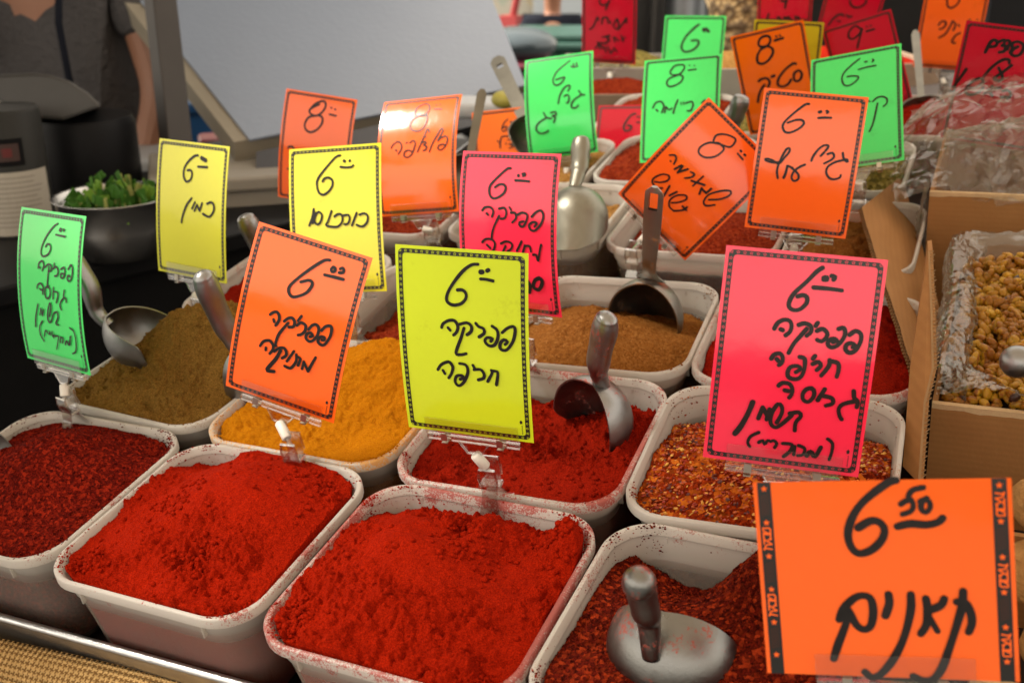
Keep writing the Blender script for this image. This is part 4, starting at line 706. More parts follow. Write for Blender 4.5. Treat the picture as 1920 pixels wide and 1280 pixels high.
def holder(cd, basept, label, scale=1.0, span=.74, pos=.52):
    """clear clip along the card's bottom edge, white swivel, clear clamp on the tub rim. basept: tub-frame point on the rim"""
    e = tag(empty('sign_holder', cd.M), label, 'sign holder', 'clear clips holding the price cards')
    # card-bottom axes in the local frame
    o = cd.p(.5, 0); ex = (cd.p(1, 0)-cd.p(0, 0)).normalized(); ez = (cd.p(.5, .06)-cd.p(.5, 0)).normalized(); ey = ez.cross(ex)  # ey points away behind
    ey = -ex.cross(ez) if ey.y < 0 else ey
    A = Matrix((ex, ey, ez)).transposed()
    W = cd.w*span if cd.w < .12 else .080
    c0 = o + ex*(pos-.5)*cd.w
    def part(name, mb, m, sm=False):
        q = MB(); q.add([c0+A @ v for v in mb.v], mb.f); return q.build(name, m, e, smooth=sm)
    b = MB()
    bevel(part('front_plate', (b.box((0, -.0022, .0055), (W, .0014, .0150)), b)[1], CLEAR), .0004, 1)
    b = MB(); bevel(part('grip_bar', (b.box((0, .0006, -.0052), (W, .0042, .0050)), b)[1], CLEAR2), .0007, 2)
    b = MB(); bevel(part('back_plate', (b.box((0, .0028, .0040), (W, .0014, .0120)), b)[1], CLEAR), .0004, 1)
    for s in (-1, 1):
        b = MB(); b.box((s*W*.30, -.0032, -.0030), (.0050, .0008, .0062)); b.box((s*W*.30, .0005, -.0084), (.0050, .0082, .0008)); b.box((s*W*.30, .0044, -.0030), (.0050, .0008, .0062))
        part('spring_clip', b, SPRING)
    b = MB(); z0, z1 = -.0078, -.0175
    pts = [(-.0125, z0), (.0125, z0), (.0058, z1), (-.0058, z1)]
    for (xa, za), (xb, zb) in zip(pts, pts[1:]+pts[:1]):
        b.tube([(xa, .0006, za), (xb, .0006, zb)], .0009, 6)
    b.add([(x*.9, y, z) for y in (.0000, .0012) for x, z in pts], [(0,1,2,3)[::-1], (4,5,6,7), (0,4,5,1)[::-1], (1,5,6,2)[::-1], (2,6,7,3)[::-1], (3,7,4,0)[::-1]])
    part('bracket', b, CLEAR2)
    # swivel and clamp, in the card's local frame
    inv = cd.M.inverted(); J0 = c0 + A @ Vector((0, .0006, -.0180))
    bp = inv @ (TF @ Vector(basept)); top = bp + Vector((0, -.001, .026))
    d = (top-J0); L = d.length; 
    b = MB(); a = J0 + d*.0; q = J0+d.normalized()*min(.0175, max(.012, L*.8))
    b.tube([a, a+(q-a)*.06, a+(q-a)*.94, q], [.0036, .0044, .0044, .0036], 14); o2 = b.build('swivel', WHITEP, e, smooth=True)
    o2.modifiers.new('split', 'EDGE_SPLIT').split_angle = R(45)
    # neck if the clamp is further away
    b = MB()
    if L > .0135: b.tube([q, top], .0022, 8)
    tw = .0075
    def leg(prof, name_w):
        vs = []; n = len(prof)
        for (y, z, hw) in prof:
            vs += [bp+Vector((-hw, y-.0009, z)), bp+Vector((hw, y-.0009, z)), bp+Vector((hw, y+.0009, z)), bp+Vector((-hw, y+.0009, z))]
        fs = [(4*i+j, 4*i+(j+1) % 4, 4*i+4+(j+1) % 4, 4*i+4+j) for i in range(n-1) for j in range(4)]+[(0,1,2,3), (4*n-4,4*n-1,4*n-2,4*n-3)]
        b.add(vs, fs)
    leg([(-.0050,.0285,tw*.85), (-.0058,.0215,tw), (-.0046,.013,tw*.92), (-.0062,.005,tw*.8), (-.0115,-.008,tw*1.05), (-.0132,-.024,tw*1.15), (-.0120,-.034,tw*1.1)], 0)
    leg([(.0062,.0345,tw*.85), (.0054,.0260,tw), (.0042,.015,tw*.92), (.0052,.006,tw*.85), (.0085,-.004,tw*1.25), (.0140,-.006,tw*1.6)], 0)
    b.tube([bp+Vector((-tw, -.005, .0125)), bp+Vector((-tw, .005, .0125))], .0016, 6); b.tube([bp+Vector((tw, -.005, .0125)), bp+Vector((tw, .005, .0125))], .0016, 6)
    b.tube([bp+Vector((-tw*.9, -.005, .0285)), bp+Vector((tw*.9, -.005, .0285))], .0013, 6)
    for (zt, y) in ((.0285, -.0055), (.0345, .0064)):
        for s in (-1, 1): b.tube([bp+Vector((s*tw*.85, y, zt)), bp+Vector((s*tw, y-.0006, zt-.008)), bp+Vector((s*tw*.9, y+.001, zt-.017))], .0010, 6)
    b.box(bp+Vector((0, 0, .0125)), (tw*1.7, .0085, .0022))
    b.build('rim_clamp', CLEAR2, e)
    return e
CARDS = {
 'S1': ('green', 'far left green card with five handwritten lines, before a scoop handle', (140,790), 'clear clip with white swivel under the far left green card'),
 'S2': ('yellow', 'yellow card with one short word, right beside the bowl of chopped greens', (385,600), 'clear clip under the yellow card in front of the steel bowl'),
 'S6': ('orange', 'orange card tilted clockwise before the turmeric, two words under a 6', (558,880), 'clear clip on the second front tub, under the tilted orange card'),
 'S7': ('lime', 'lime yellow star bordered card, upright in the middle front paprika', (925,930), 'clear clip with white swivel standing in the middle front paprika, under the lime card'),
 'S8': ('pink', 'pink card half hidden behind the lime card', (990,700), 'clear clip under the half hidden pink card'),
 'S25': ('pink', 'largest pink card, over the chili flakes, with five lines of handwriting', (1450,985), 'clear clip under the largest pink card, behind the big orange card'),
 'S14': ('orange', 'orange card left of the plastic bag with two short words on one line', (1490,500), 'clear clip under the orange card left of the plastic bag'),
 'S13': ('orange', 'orange card tipped onto its corner behind the flat scoop handle', (1190,510), 'clear clip holding the orange card that is tipped onto its corner'),
 'S5': ('orange', 'curled orange card with an 8 over one long word', (815,470), 'clear clip under the curled orange card'),
 'S4': ('yellow', 'yellow card with one word under a 6, just left of the curled orange card', (665,640), 'clear clip under the yellow card behind the tilted orange card'),
 'S3': ('orange', 'orange card with an 8 peeking out behind two yellow cards', None, 'holder of the orange card that peeks out behind the yellow cards'),
 'S9': ('green', 'green curved card with three short words, behind the upright scoop handle', None, 'holder of the curved green card behind the upright scoop handle'),
 'S10': ('deep_orange', 'small deep orange card behind the thin leaning ladle handle', None, 'holder of the small deep orange card behind the thin ladle'),
 'S11': ('red', 'small dark red card wedged between the curved green card and the green 8 card', None, 'holder of the small dark red card between two green cards'),
 'S12': ('green', 'green card with an 8, partly covered by the tipped orange card', None, 'holder of the green 8 card'),
 'S15': ('green', 'light green card with a 6 right behind the orange card by the plastic bag', None, 'holder of the light green card beside the plastic bag'),
 'S16': ('deep_orange', 'deep orange card with an 8 leaning left, in front of a dull yellow card', None, 'holder of the left leaning deep orange card'),
 'S17': ('dull_yellow', 'dull yellow card without visible writing, behind the left leaning orange card', None, None),
 'S18': ('red', 'red card with a 9 just above the light green card', None, 'holder of the red 9 card'),
 'S19': ('red', 'red card cut by the top of the picture, beside the woven sack', None, None),
 'S20': ('red', 'tilted red card cut by the top of the picture, above the red 9 card', None, None),
 'S21': ('orange', 'orange card at the top right with a spoon handle across its left edge', None, 'holder of the top right orange card'),
 'S22': ('red', 'red card with an exclamation mark at the right edge, above the plastic bag', None, None),
 'S23': ('red', 'dark red card with four lines of handwriting, right of the green wheelie bin', None, 'holder with white swivel under the dark red four line card'),
 'S24': ('green', 'green card with a 6 behind the green 8 card', None, 'holder of the green 6 card behind the green 8 card'),
 'S26': ('orange', 'big orange card reading 6.50 in the right front corner, word bands down both sides', None, 'clear clip at the bottom of the big orange 6.50 card'),
}
CD = {}
for k, (colr, lab, b, hl) in CARDS.items():
    par = SIGN[k]; cd = CD[k] = price_card(k, par, colr, lab, 1 if k == 'S26' else 0)
    if hl:
        if b: bp = tubz(b[0], b[1], 0.0)
        else:
            q = TF.inverted() @ (cd.M @ cd.p(.5, 0)); bp = Vector((q.x+.004, q.y-.006, q.z-.052))
        holder(cd, bp, hl)
# ---------------------------------------------------------------- scoops
def bowl(mb, L, Rr, phi0=100, tipcut=.55, t=.0014, n=22, m=22, squash=1.0, off=0.0):
    """round backed scoop bowl: back at x=0, tip at x=L, open toward +z"""
    def S(a, b, rad):
        s = a; back = .48*L
        x = L*s
        r = rad*math.sqrt(max(0, 1-(1-min(x/back, 1))**2)) if x < back else rad
        ph = R(phi0) if s < tipcut else R(phi0)*(1-.72*((s-tipcut)/(1-tipcut))**1.6)
        q = ph*b
        return Vector((x, r*math.sin(q), -r*math.cos(q)*squash+off))
    vs = []
    for rad, dx in ((Rr, 0), (Rr-t, t)):
        for i in range(n+1):
            a = (i/n)**1.5
            for j in range(m+1):
                v = S(a, -1+2*j/m, rad); 
                if dx: v.x = dx+(v.x)*(1-dx/L)
                vs.append(v)
    k = (n+1)*(m+1); fs = []
    for i in range(n):
        for j in range(m):
            a = i*(m+1)+j; fs.append((a, a+1, a+m+2, a+m+1)); fs.append((k+a, k+a+m+1, k+a+m+2, k+a+1))
    for i in range(n):
        a = i*(m+1); fs.append((a, a+m+1, k+a+m+1, k+a)); a += m; fs.append((a, k+a, k+a+m+1, a+m+1))
    for j in range(m): a = n*(m+1)+j; fs.append((a, a+1, k+a+1, k+a))
    mb.add(vs, fs)
def grip(mb, p0, pts, r0, knob=False):
    """cast handle with finger waves along pts"""
    P = []; rad = []; fl = []
    V = [Vector(p) for p in pts]; n = 44
    for i in range(n+1):
        t = math.sin(math.pi/2*i/n); s = t*(len(V)-1); k = min(int(s), len(V)-2); f = s-k
        a, b_, c, d = V[max(k-1,0)], V[k], V[k+1], V[min(k+2, len(V)-1)]
        P.append(.5*((2*b_)+(-a+c)*f+(2*a-5*b_+4*c-d)*f*f+(-a+3*b_-3*c+d)*f**3))
        w_ = r0*(.62+.42*min(1, t*1.8)) + .05*r0*math.sin(t*19)*(.25 < t < .9)
        e = max(0, (t-.80)/.20); w_ *= max(.02, 1-e**2.6)**.62
        rad.append(w_); fl.append(.82)
    mb.tube(P, rad, 16, flat=fl, up_=(0,0,1))
def scoop(label, loc, tip, opn, mat, L=.098, Rr=.036, handle='grip', curve=.035, hl=.115, group='metal scoops in the spices', cat='scoop', bend=0.0, name='spice_scoop', off=0.0, gr=.0112):
    """loc: tub-frame point at the back of the bowl; tip, opn: tub-frame directions"""
    X = Vector(tip).normalized(); Z = (Vector(opn)-X*Vector(opn).dot(X)).normalized(); Y = Z.cross(X)
    M = TF @ Matrix(((X.x,Y.x,Z.x,loc[0]),(X.y,Y.y,Z.y,loc[1]),(X.z,Y.z,Z.z,loc[2]),(0,0,0,1)))
    e = tag(empty(name, M), label, cat, group)
    b = MB(); bowl(b, L, Rr, off=off); o = b.build('bowl', mat, e, smooth=True); o.modifiers.new('split', 'EDGE_SPLIT').split_angle = R(60)
    b = MB()
    if handle == 'grip':
        grip(b, None, [(.006, bend*.1, -.012), (-.012, bend*.2, -.004), (-hl*.4, bend*.5, curve*.45), (-hl*.75, bend*.9, curve*.85), (-hl, bend*1.2, curve)], gr)
    elif handle == 'ball':
        grip(b, None, [(.010, bend*.1, -.006), (-.014, bend*.3, .002), (-hl*.5, bend*.7, curve*.6), (-hl*.88, bend*.95, curve), (-hl, bend, curve)], gr)
        b.ell((-hl*.94, bend, curve), (gr*1.14, gr*1.10, gr*1.10), 22, 16)
    else:      # flat pressed handle with a hanging hole
        n = 18; P = []
        k = 10
        ring = []
        for i in range(n+1):
            t = i/n; x = .002-hl*t; hw = .0062+.0030*min(1, t*1.6); 
            if t > .93: hw *= math.sqrt(max(.05, 1-((t-.93)/.07)**2*.9))
            if t < .12: hw += .010*(1-t/.12)**2
            z = -.012+curve*t+.010*math.sin(min(1, t*4)*math.pi/2)
            ring.append((x, hw, z))
        hx = .002-hl*.86
        vs = []; fs = []
        for zz in (-.0022, .0022):
            for (x, hw, z) in ring:
                for yy in (-1, -.5, .5, 1):
                    vs.append((x, yy*hw, z+zz*(1 if abs(yy) < 1 else .35)))
        q = len(ring); K = 4*q
        for i in range(q-1):
            for j in range(3):
                hole = j == 1 and abs(ring[i][0]+ring[i+1][0]-2*hx)/2 < .011
                a = 4*i+j
                if not hole: fs += [(a, a+4, a+5, a+1), (K+a, K+a+1, K+a+5, K+a+4)]
                else:
                    fs += [(a, K+a, K+a+4, a+4), (a+1, a+5, K+a+5, K+a+1)]
            a = 4*i; fs.append((a, K+a, K+a+4, a+4)); a += 3; fs.append((a, a+4, K+a+4, K+a))
        for j in range(3): fs += [(j, j+1, K+j+1, K+j), (4*(q-1)+j, K+4*(q-1)+j, K+4*(q-1)+j+1, 4*(q-1)+j+1)]
        b.add(vs, fs)
    o = b.build('handle', mat, e, smooth=True)
    if handle == 'flat': o.modifiers.new('split', 'EDGE_SPLIT').split_angle = R(55)
    return e
ALU_R = alu('dusty_aluminium_red', dirt=(.40,.03,.008)); ALU_C = alu('dusty_aluminium_cumin', (.33,.32,.295), dirt=(.30,.13,.03))
ALU_Y = alu('brassy_aluminium', (.26,.25,.205), .36); ALU_D = alu('dark_aluminium_red', (.23,.23,.22), .30, dirt=(.30,.03,.008))
SCOOPS = {}
def tp(x, y, z): return tubz(x, y, z)
def reach(A, px, py, L, near=True):       # point on the sight line of a pixel at distance L from A (tub frame)
    o = Vector((0,0,H)); v = (TF.inverted().to_3x3() @ (at(px, py, 1)-CAM)).normalized(); t = (A-o).dot(v); d2 = (o+v*t-A).length_squared
    h = math.sqrt(max(0, L*L-d2)); return o+v*(t-h if near else t+h)
def put_scoop(label, root, end, opn, mat, L=.085, Rr=.036, hl=.075, near=True, handle='grip', curve=.0, bend=0.0, off=0.0, z=.03, tilt=0.0, gr=.0112):
    """root, end: where the handle meets the bowl and where it ends in the photo; z: height of the root over the rims"""
    A = tp(root[0], root[1], z); B = reach(A, end[0], end[1], hl, near)
    d = (A-B).normalized()
    if tilt: d = (d + Vector(opn).normalized()*tilt).normalized()
    scoop(label, A, d, opn, mat, L=L, Rr=Rr, handle=handle, curve=curve, hl=hl, bend=bend, off=off, gr=gr)
put_scoop('arched aluminium scoop standing in the deep red paprika, handle upright', (1112,722), (1132,590), (-.50,-.85,.10), ALU_R, L=.095, Rr=.040, hl=.075, z=.040, near=True, curve=-.004)
put_scoop('scoop with a round hole in its flat handle, standing in the golden brown cumin', (1213,532), (1224,352), (-.02,-.95,.20), ALU_C, L=.090, Rr=.039, hl=.108, z=.034, handle='flat', curve=-.004)
scoop('round bowl scoop leaning in the olive brown spice beside the far left green card', tp(203,588,.054), (.80,.14,-.50), (.52,.22,.80), ALU, L=.092, Rr=.040, curve=.044, hl=.070)
put_scoop('scoop lying in the turmeric, its handle rising behind the tilted orange card', (440,656), (384,512), (-.85,.2,.4), ALU, L=.09, Rr=.024, hl=.090, z=.044, curve=.006)
put_scoop('scoop handle rising from the orange red powder between two yellow cards', (505,500), (457,402), (.5,-.7,.3), ALU, L=.085, Rr=.034, hl=.070, z=.030)
put_scoop('scoop with a dome shaped back in the sandy yellow spice, handle upright', (1085,350), (1090,255), (0,.95,.10), ALU_Y, L=.085, Rr=.038, hl=.062, z=.055, near=False)
put_scoop('upside down scoop with a ball ended handle in the dark crushed chili', (1222,1200), (1192,1096), (.05,.90,.42), ALU_D, L=.085, Rr=.044, hl=.056, z=.024, near=True, handle='ball', curve=.004, off=.022, gr=.0094)
scoop('aluminium scoop handle with ball end over the raisins, cut by the right edge', tp(2016,742,.020), (.55,.55,-.35), (.1,.3,.9), ALU, L=.09, Rr=.036, handle='ball', curve=.02, hl=.080)
scoop('scoop lip just entering at the left edge over the dark red flakes', tp(-120,852,.02), (.95,.25,-.10), (0,-.3,.95), ALU, L=.062, Rr=.032, curve=.01, hl=.08)
put_scoop('bluish scoop handle standing between the tipped card and the steak card', (1372,245), (1392,178), (.1,-.9,.1), ALU, L=.08, Rr=.033, hl=.050, z=.035)
def ladle(label, a, b, wid, hole, mat, d0, d1):
    A = at(*a, d0); B = at(*b, d1); ax = (B-A); L = ax.length; X = ax.normalized(); Zc = (CAM-A).normalized(); Z = (Zc-X*Zc.dot(X)).normalized(); Y = Z.cross(X)
    M = Matrix(((X.x,Y.x,Z.x,A.x),(X.y,Y.y,Z.y,A.y),(X.z,Y.z,Z.z,A.z),(0,0,0,1)))
    e = tag(empty('ladle', M), label, 'ladle', 'long handled ladles standing in the back tubs')
    n = 16; m = MB(); vs = []
    for zz in (-.0016, .0016):
        for i in range(n+1):
            t = i/n; hw = wid/2*(1-.25*t); 
            if t < .08: hw *= math.sqrt(1-(1-t/.08)**2*.85)
            for yy in (-1, -.4, .4, 1): vs.append((L*t, yy*hw, zz))
    K = 4*(n+1); fs = []
    for i in range(n):
        for j in range(3):
            a = 4*i+j
            if hole and j == 1 and i == 2: 
                fs += [(a, K+a, K+a+4, a+4), (a+1, a+5, K+a+5, K+a+1), (a, a+1, K+a+1, K+a), (a+4, K+a+4, K+a+5, a+5)]; continue
            fs += [(a, a+4, a+5, a+1), (K+a, K+a+1, K+a+5, K+a+4)]
        a = 4*i; fs.append((a, K+a, K+a+4, a+4)); a += 3; fs.append((a, a+4, K+a+4, K+a))
    for j in range(3): fs += [(j, j+1, K+j+1, K+j), (4*n+j, K+4*n+j, K+4*n+j+1, 4*n+j+1)]
    m.add(vs, fs); m.build('handle', mat, e)
    m = MB(); bowl(m, .07, .032); q = m.build('bowl', mat, e, Matrix.Translation((L-.004, 0, .006)), smooth=True)
    return e
OLDM = plain('old_ladle_metal', (.20, .185, .15), .42, 1, var=.3)
ladle('flat ladle handle with a hole, leaning left in front of the white board', (930,108), (985,225), .026, True, OLDM, 1.75, 1.62)
ladle('thin dark ladle handle crossing the small deep orange card', (905,168), (880,300), .013, False, OLDM, 1.42, 1.38)
ladle('grey spoon handle crossing the top right orange card', (1716,58), (1728,190), .013, False, OLDM, 1.75, 1.62)

# ---------------------------------------------------------------- stall top, tray, cloth
METAL_TRAY = plain('galvanised_tray', (.62, .62, .62), .30, 1, var=.2, sc=60, bump=.0004)
TRAYIN = plain('tray_inside', (.032, .024, .022), .7, var=.3, spec=.15)
def tbox(mb, x0, x1, y0, y1, z0, z1): mb.box(((x0+x1)/2, (y0+y1)/2, (z0+z1)/2), (x1-x0, y1-y0, z1-z0))
e = tag(empty('display_tray', TF @ Matrix.Translation((-.4, .40, -.12))), 'shallow galvanised tray under the tubs, its rounded front lip showing at the lower left', 'tray')
Mi = Matrix.Translation((.4, -.40, .12))
b = MB(); tbox(b, -.87, .30, .4215, 1.80, -.1215, -.1165); b.build('tray_floor', TRAYIN, e, Mi)
b = MB(); b.tube([(-.87,.4235,-.0640), (.30,.4235,-.0640)], .0036, 14); tbox(b, -.87, .30, .4205, .4225, -.150, -.0640)
o = b.build('front_lip', METAL_TRAY, e, Mi, smooth=True); o.modifiers.new('split', 'EDGE_SPLIT').split_angle = R(40)
b = MB(); tbox(b, -.8735, -.8705, .4190, 1.80, -.150, -.080); b.build('side_lip', METAL_TRAY, e, Mi)
e = tag(empty('stall_table', TF @ Matrix.Translation((-.4, .40, -.16))), 'dark stall table under the tray of spice tubs', 'table')
Mi = Matrix.Translation((.4, -.40, .16)); DARKW = plain('dark_table_wood', (.05, .04, .035), .6)
b = MB(); tbox(b, -.88, .9, .425, 2.30, -.20, -.1515); b.build('table_top', DARKW, e, Mi)
for x in (-.84, .86):
    for y in (.46, 2.22):
        b = MB(); tbox(b, x-.025, x+.025, y-.025, y+.025, -1.15, -.2005); b.build('leg', DARKW, e, Mi)
# burlap
n = N('burlap'); w1 = n.n('ShaderNodeTexWave', wave_type='BANDS', bands_direction='X'); w2 = n.n('ShaderNodeTexWave', wave_type='BANDS', bands_direction='Y')
uvn = n.n('ShaderNodeUVMap')
for w_ in (w1, w2):
    w_.inputs['Scale'].default_value = 62; w_.inputs['Distortion'].default_value = 1.6; w_.inputs['Detail'].default_value = 2; w_.inputs['Detail Scale'].default_value = 1.5
    n.l(uvn.outputs[0], w_.inputs[0])
ck = n.n('ShaderNodeTexChecker'); ck.inputs['Scale'].default_value = 390
n.l(uvn.outputs[0], ck.inputs[0])
hgt = n.mix(ck.outputs['Fac'], w1.outputs['Fac'], w2.outputs['Fac'])
bn = n.n('ShaderNodeRGBToBW'); n.l(hgt, bn.inputs[0])
n.col(n.mix(n.ramp(bn.outputs[0], [(.1, 0.0), (.6, 1.0)]), (.16, .082, .025), n.mix(n.noise(60, 4), (.40, .24, .085), (.56, .36, .15)))).set(rough=.9, spec=.1)
n.bump(bn.outputs[0], .0022, .9); BURLAP = n.m
vs = []; fs = []; uv = []; nx, ny = 120, 60
prof = []
for j in range(ny+1):
    s = j/ny*.62
    if s < .05: a_ = s/.05*math.pi/2; y, z = .4165-.034*math.sin(a_), -.079-.030*(1-math.cos(a_))
    else: y, z = .3825-.03*(1-math.exp(-(s-.05)*9)), -.109-(s-.05)
    prof.append((y, z, s))
for i in range(nx+1):
    x = -1.0+1.5*i/nx
    for (y, z, s) in prof:
        f = .010*math.sin(x*21+s*3)*min(1, s*5)+.004*math.sin(x*57+1)*min(1, s*6)+.003*float(fbm(np.array([x*14.]), np.array([s*14.]), 3)[0])
        vs.append((x, y-f+.006*math.sin(x*9), z+f*.35)); uv.append((x, s))
fs = [(i*(ny+1)+j, (i+1)*(ny+1)+j, (i+1)*(ny+1)+j+1, i*(ny+1)+j+1) for i in range(nx) for j in range(ny)]
o = obj('burlap_cloth', vs, fs, BURLAP, None, TF, True)
ul = o.data.uv_layers.new(name='UVMap')
for lp in o.data.loops: ul.data[lp.index].uv = uv[lp.vertex_index]
sd = o.modifiers.new('thick', 'SOLIDIFY'); sd.thickness = .002; sd.offset = -1
tag(o, 'coarse tan burlap cloth draped over the front edge of the stall at the lower left', 'cloth')
# frayed end of the cloth on the tray lip
b = MB()
for i in range(46):
    x = -.84+rng.random()*.09; y = .412+rng.random()*.008; z = -.072+rng.random()*.006
    a = rng.uniform(-1,1,3)*(.012,.006,.004); b.tube([(x,y,z), (x+a[0]*.5,y+a[1],z+abs(a[2])), (x+a[0],y+a[1]*.3-.004,z-.002)], .0008, 5)
o = b.build('frayed_rope', plain('frayed_fibre', (.42,.24,.07), .9), None, TF); tag(o, 'short frayed end of tan fibre on the metal lip at the left edge', 'rope end')

# ---------------------------------------------------------------- cartons, raisins, bags
n = N('cardboard'); cw = n.n('ShaderNodeTexWave', bands_direction='Z'); cw.inputs['Scale'].default_value = 55; cw.inputs['Distortion'].default_value = .6; n.l(n.co(), cw.inputs[0])
f = n.noise(30, 5, .6)
n.col(n.mix(n.math('MULTIPLY', cw.outputs['Fac'], .25), n.mix(f, (.275, .128, .040), (.35, .172, .060)), (.235, .108, .035))).set(rough=.75, spec=.2); n.bump(n.noise(260, 3), .0003); CARDB = n.m
TORN = plain('torn_cardboard_ply', (.62, .43, .23), .85, var=.2, sc=120, bump=.0005)
FLUTE = plain('corrugated_core', (.34, .20, .085), .85, var=.2); DARKGAP = plain('flute_shadow_gap', (.03, .02, .012), .9)
def slab_t(name, pts, th, m, parent=None, M=None):       # tub-frame quad with thickness toward its normal
    p = [Vector(v) for v in pts]; nn = (p[1]-p[0]).cross(p[-1]-p[0]).normalized()*th
    q = p+[v+nn for v in p]; k = len(p)
    return obj(name, q, [tuple(range(k))[::-1], tuple(range(k, 2*k))]+[(i, (i+1) % k, k+(i+1) % k, k+i) for i in range(k)], m, parent, M)
def corrugated_edge(mb, a, b, nrm, th, per=.0052, rag=.0006):      # zigzag core visible on a cut board edge
    a, b = Vector(a), Vector(b); L = (b-a).length; t = (b-a)/L; nrm = Vector(nrm).normalized(); o = t.cross(nrm)
    k = int(L/per*2)
    for i in range(k):
        p = a+t*(L*i/k); q = a+t*(L*(i+1)/k); s0 = -1 if i % 2 else 1
        mb.tube([p+nrm*s0*th*.42, q-nrm*s0*th*.42], .00055, 4)
def carton(label, x0, x1, y0, y1, z0, z1, inner_drop, torn=True, group='open cartons of dried fruit'):
    e = tag(empty('carton', TF @ Matrix.Translation((x0, y0, z0))), label, 'carton', group)
    Mi = Matrix.Translation((-x0, -y0, -z0)); t = .0042
    b = MB(); tbox(b, x0, x1, y0, y0+t, z0, z1); b.build('front_panel', CARDB, e, Mi)
    b = MB(); tbox(b, x0, x0+t, y0+t, y1, z0, z1); b.build('side_panel', CARDB, e, Mi)
    b = MB(); tbox(b, x1-t, x1, y0+t, y1, z0, z1); b.build('side_panel', CARDB, e, Mi)
    b = MB(); tbox(b, x0+t, x1-t, y1-t, y1, z0, z1); b.build('back_panel', CARDB, e, Mi)
    b = MB(); tbox(b, x0+t, x1-t, y0+t, y1-t, z0, z0+t); b.build('base_panel', CARDB, e, Mi)
    # torn lighter ply along the top of the front panel
    b = MB(); k = 60; vs = []
    for i in range(k+1):
        x = x0+(x1-x0)*i/k; d = .0035+.007*max(0, float(fbm(np.array([x*38.]), np.array([z1*9.]), 4)[0])+.22)
        vs += [(x, y0-.0003, z1-.0001), (x, y0-.0003, z1-d), (x, y0-.0003, z1+.0006), (x, y0+t+.0002, z1+.0006)]
    fs = []
    for i in range(k): a = 4*i; fs += [(a+1, a+5, a+4, a), (a, a+4, a+6, a+2), (a+2, a+6, a+7, a+3)]
    b.add(vs, fs); b.build('torn_edge', TORN, e, Mi)
    return e, Mi
BX0, BY0 = tubz(1748,742,.0).x, tubz(1748,742,.0).y
# front carton stands right of the tubs
carton('open carton of golden raisins with a torn top edge, nearest the camera', -.040, .330, .815, 1.070, -.150, .000, .03)
carton('second carton behind the raisins, its top covered by a crumpled clear bag', -.078, .330, 1.190, 1.440, -.150, .036, .03)
# flaps
ZT = .105
o = slab_t('carton_flap', [tubz(1693,905,-.01), tubz(1741,905,-.01)-Vector((.012,0,0)), Vector((-.052,.955,.075)), Vector((-.061,.955,.075))], .0, CARDB)
bpy.data.objects.remove(o)
def flap(label, quad, th):
    p = [Vector(v) for v in quad]; nn = (p[1]-p[0]).cross(p[3]-p[0]).normalized()
    e = tag(empty('carton_flap', TF @ Matrix.Translation(p[0])), label, 'cardboard flap', 'torn carton flaps between the tubs and the cartons')
    Mi = Matrix.Translation(-p[0])
    # subdivided board with a ragged free edge
    nu, nv = 14, 30; vs = []
    for s in (0, 1):
        for i in range(nu+1):
            for j in range(nv+1):
                u, v = i/nu, j/nv
                q = (p[0]*(1-u)+p[1]*u)*(1-v)+(p[3]*(1-u)+p[2]*u)*v
                w_ = float(fbm(np.array([u*3+s*0.]), np.array([v*5.]), 3)[0])*.004
                rag = (float(fbm(np.array([v*26.]), np.array([3.3+s]), 3)[0])*.0035) if u in (0,1) else 0
                q = q+nn*(w_+th*(s-.5)) + (p[1]-p[0]).normalized()*rag
                vs.append(q)
    K = (nu+1)*(nv+1); fs = []
    for i in range(nu):
        for j in range(nv):
            a = i*(nv+1)+j; fs += [(a, a+1, a+nv+2, a+nv+1), (K+a, K+a+nv+1, K+a+nv+2, K+a+1)]
    obj('board', vs, fs, CARDB, e, Mi, True)
    b = MB()
    for u0 in (0, nu):
        for j in range(nv):
            pa, pb = vs[u0*(nv+1)+j], vs[K+u0*(nv+1)+j]; pc, pd = vs[u0*(nv+1)+j+1], vs[K+u0*(nv+1)+j+1]
            for k_ in range(2):
                f0, f1 = k_/2, (k_+1)/2; fm = (f0+f1)/2
                A0 = pa*(1-f0)+pc*f0; B0 = pb*(1-fm)+pd*fm; A1 = pa*(1-f1)+pc*f1
                b.tube([A0, B0, A1], .00042, 4)
    for j in (0, nv):
        for i in range(nu):
            a = i*(nv+1)+j; b.add([vs[a], vs[a+nv+1], vs[K+a+nv+1], vs[K+a]], [(0,1,2,3)])
    b.build('corrugated_edge', FLUTE, e, Mi)
    return e
def flap_poly(label, pts, th):
    P = [tubz(x, y, .070-.090*(y-470)/440) + Vector((0, dy, 0)) for x, y, dy in pts]; c = P[-1]
    e = tag(empty('carton_flap', TF @ Matrix.Translation(c)), label, 'cardboard flap', 'torn carton flaps between the tubs and the cartons'); Mi = Matrix.Translation(-c)
    off = Vector((th*.75, th*.65, 0)); k = len(P); Q = [p+off for p in P]
    obj('board', P+Q, [tuple(range(k)), tuple(range(k, 2*k))[::-1]]+[(i, k+i, k+(i+1) % k, (i+1) % k) for i in range(k)], CARDB, e, Mi)
    b = MB()
    for a in range(1, 5):          # ragged corrugated core along the torn right side
        p, q = P[a], P[a+1]; L = (q-p).length; m_ = max(2, int(L/.0042)); d = (q-p)/m_
        for r_ in range(m_):
            o_ = Vector((float(rng.normal(.0006, .0006)), 0, 0)); s0 = p+d*r_+o_; b.tube([s0, s0+d*.5+off*1.1, s0+d+o_*.2], .00045, 4)
        b.add([p-Vector((.0004,.0006,0)), q-Vector((.0004,.0006,0)), q+Vector((.0016,-.0006,0)), p+Vector((.0012,-.0006,0))], [(0,1,2,3)])
    b.build('corrugated_edge', FLUTE, e, Mi)
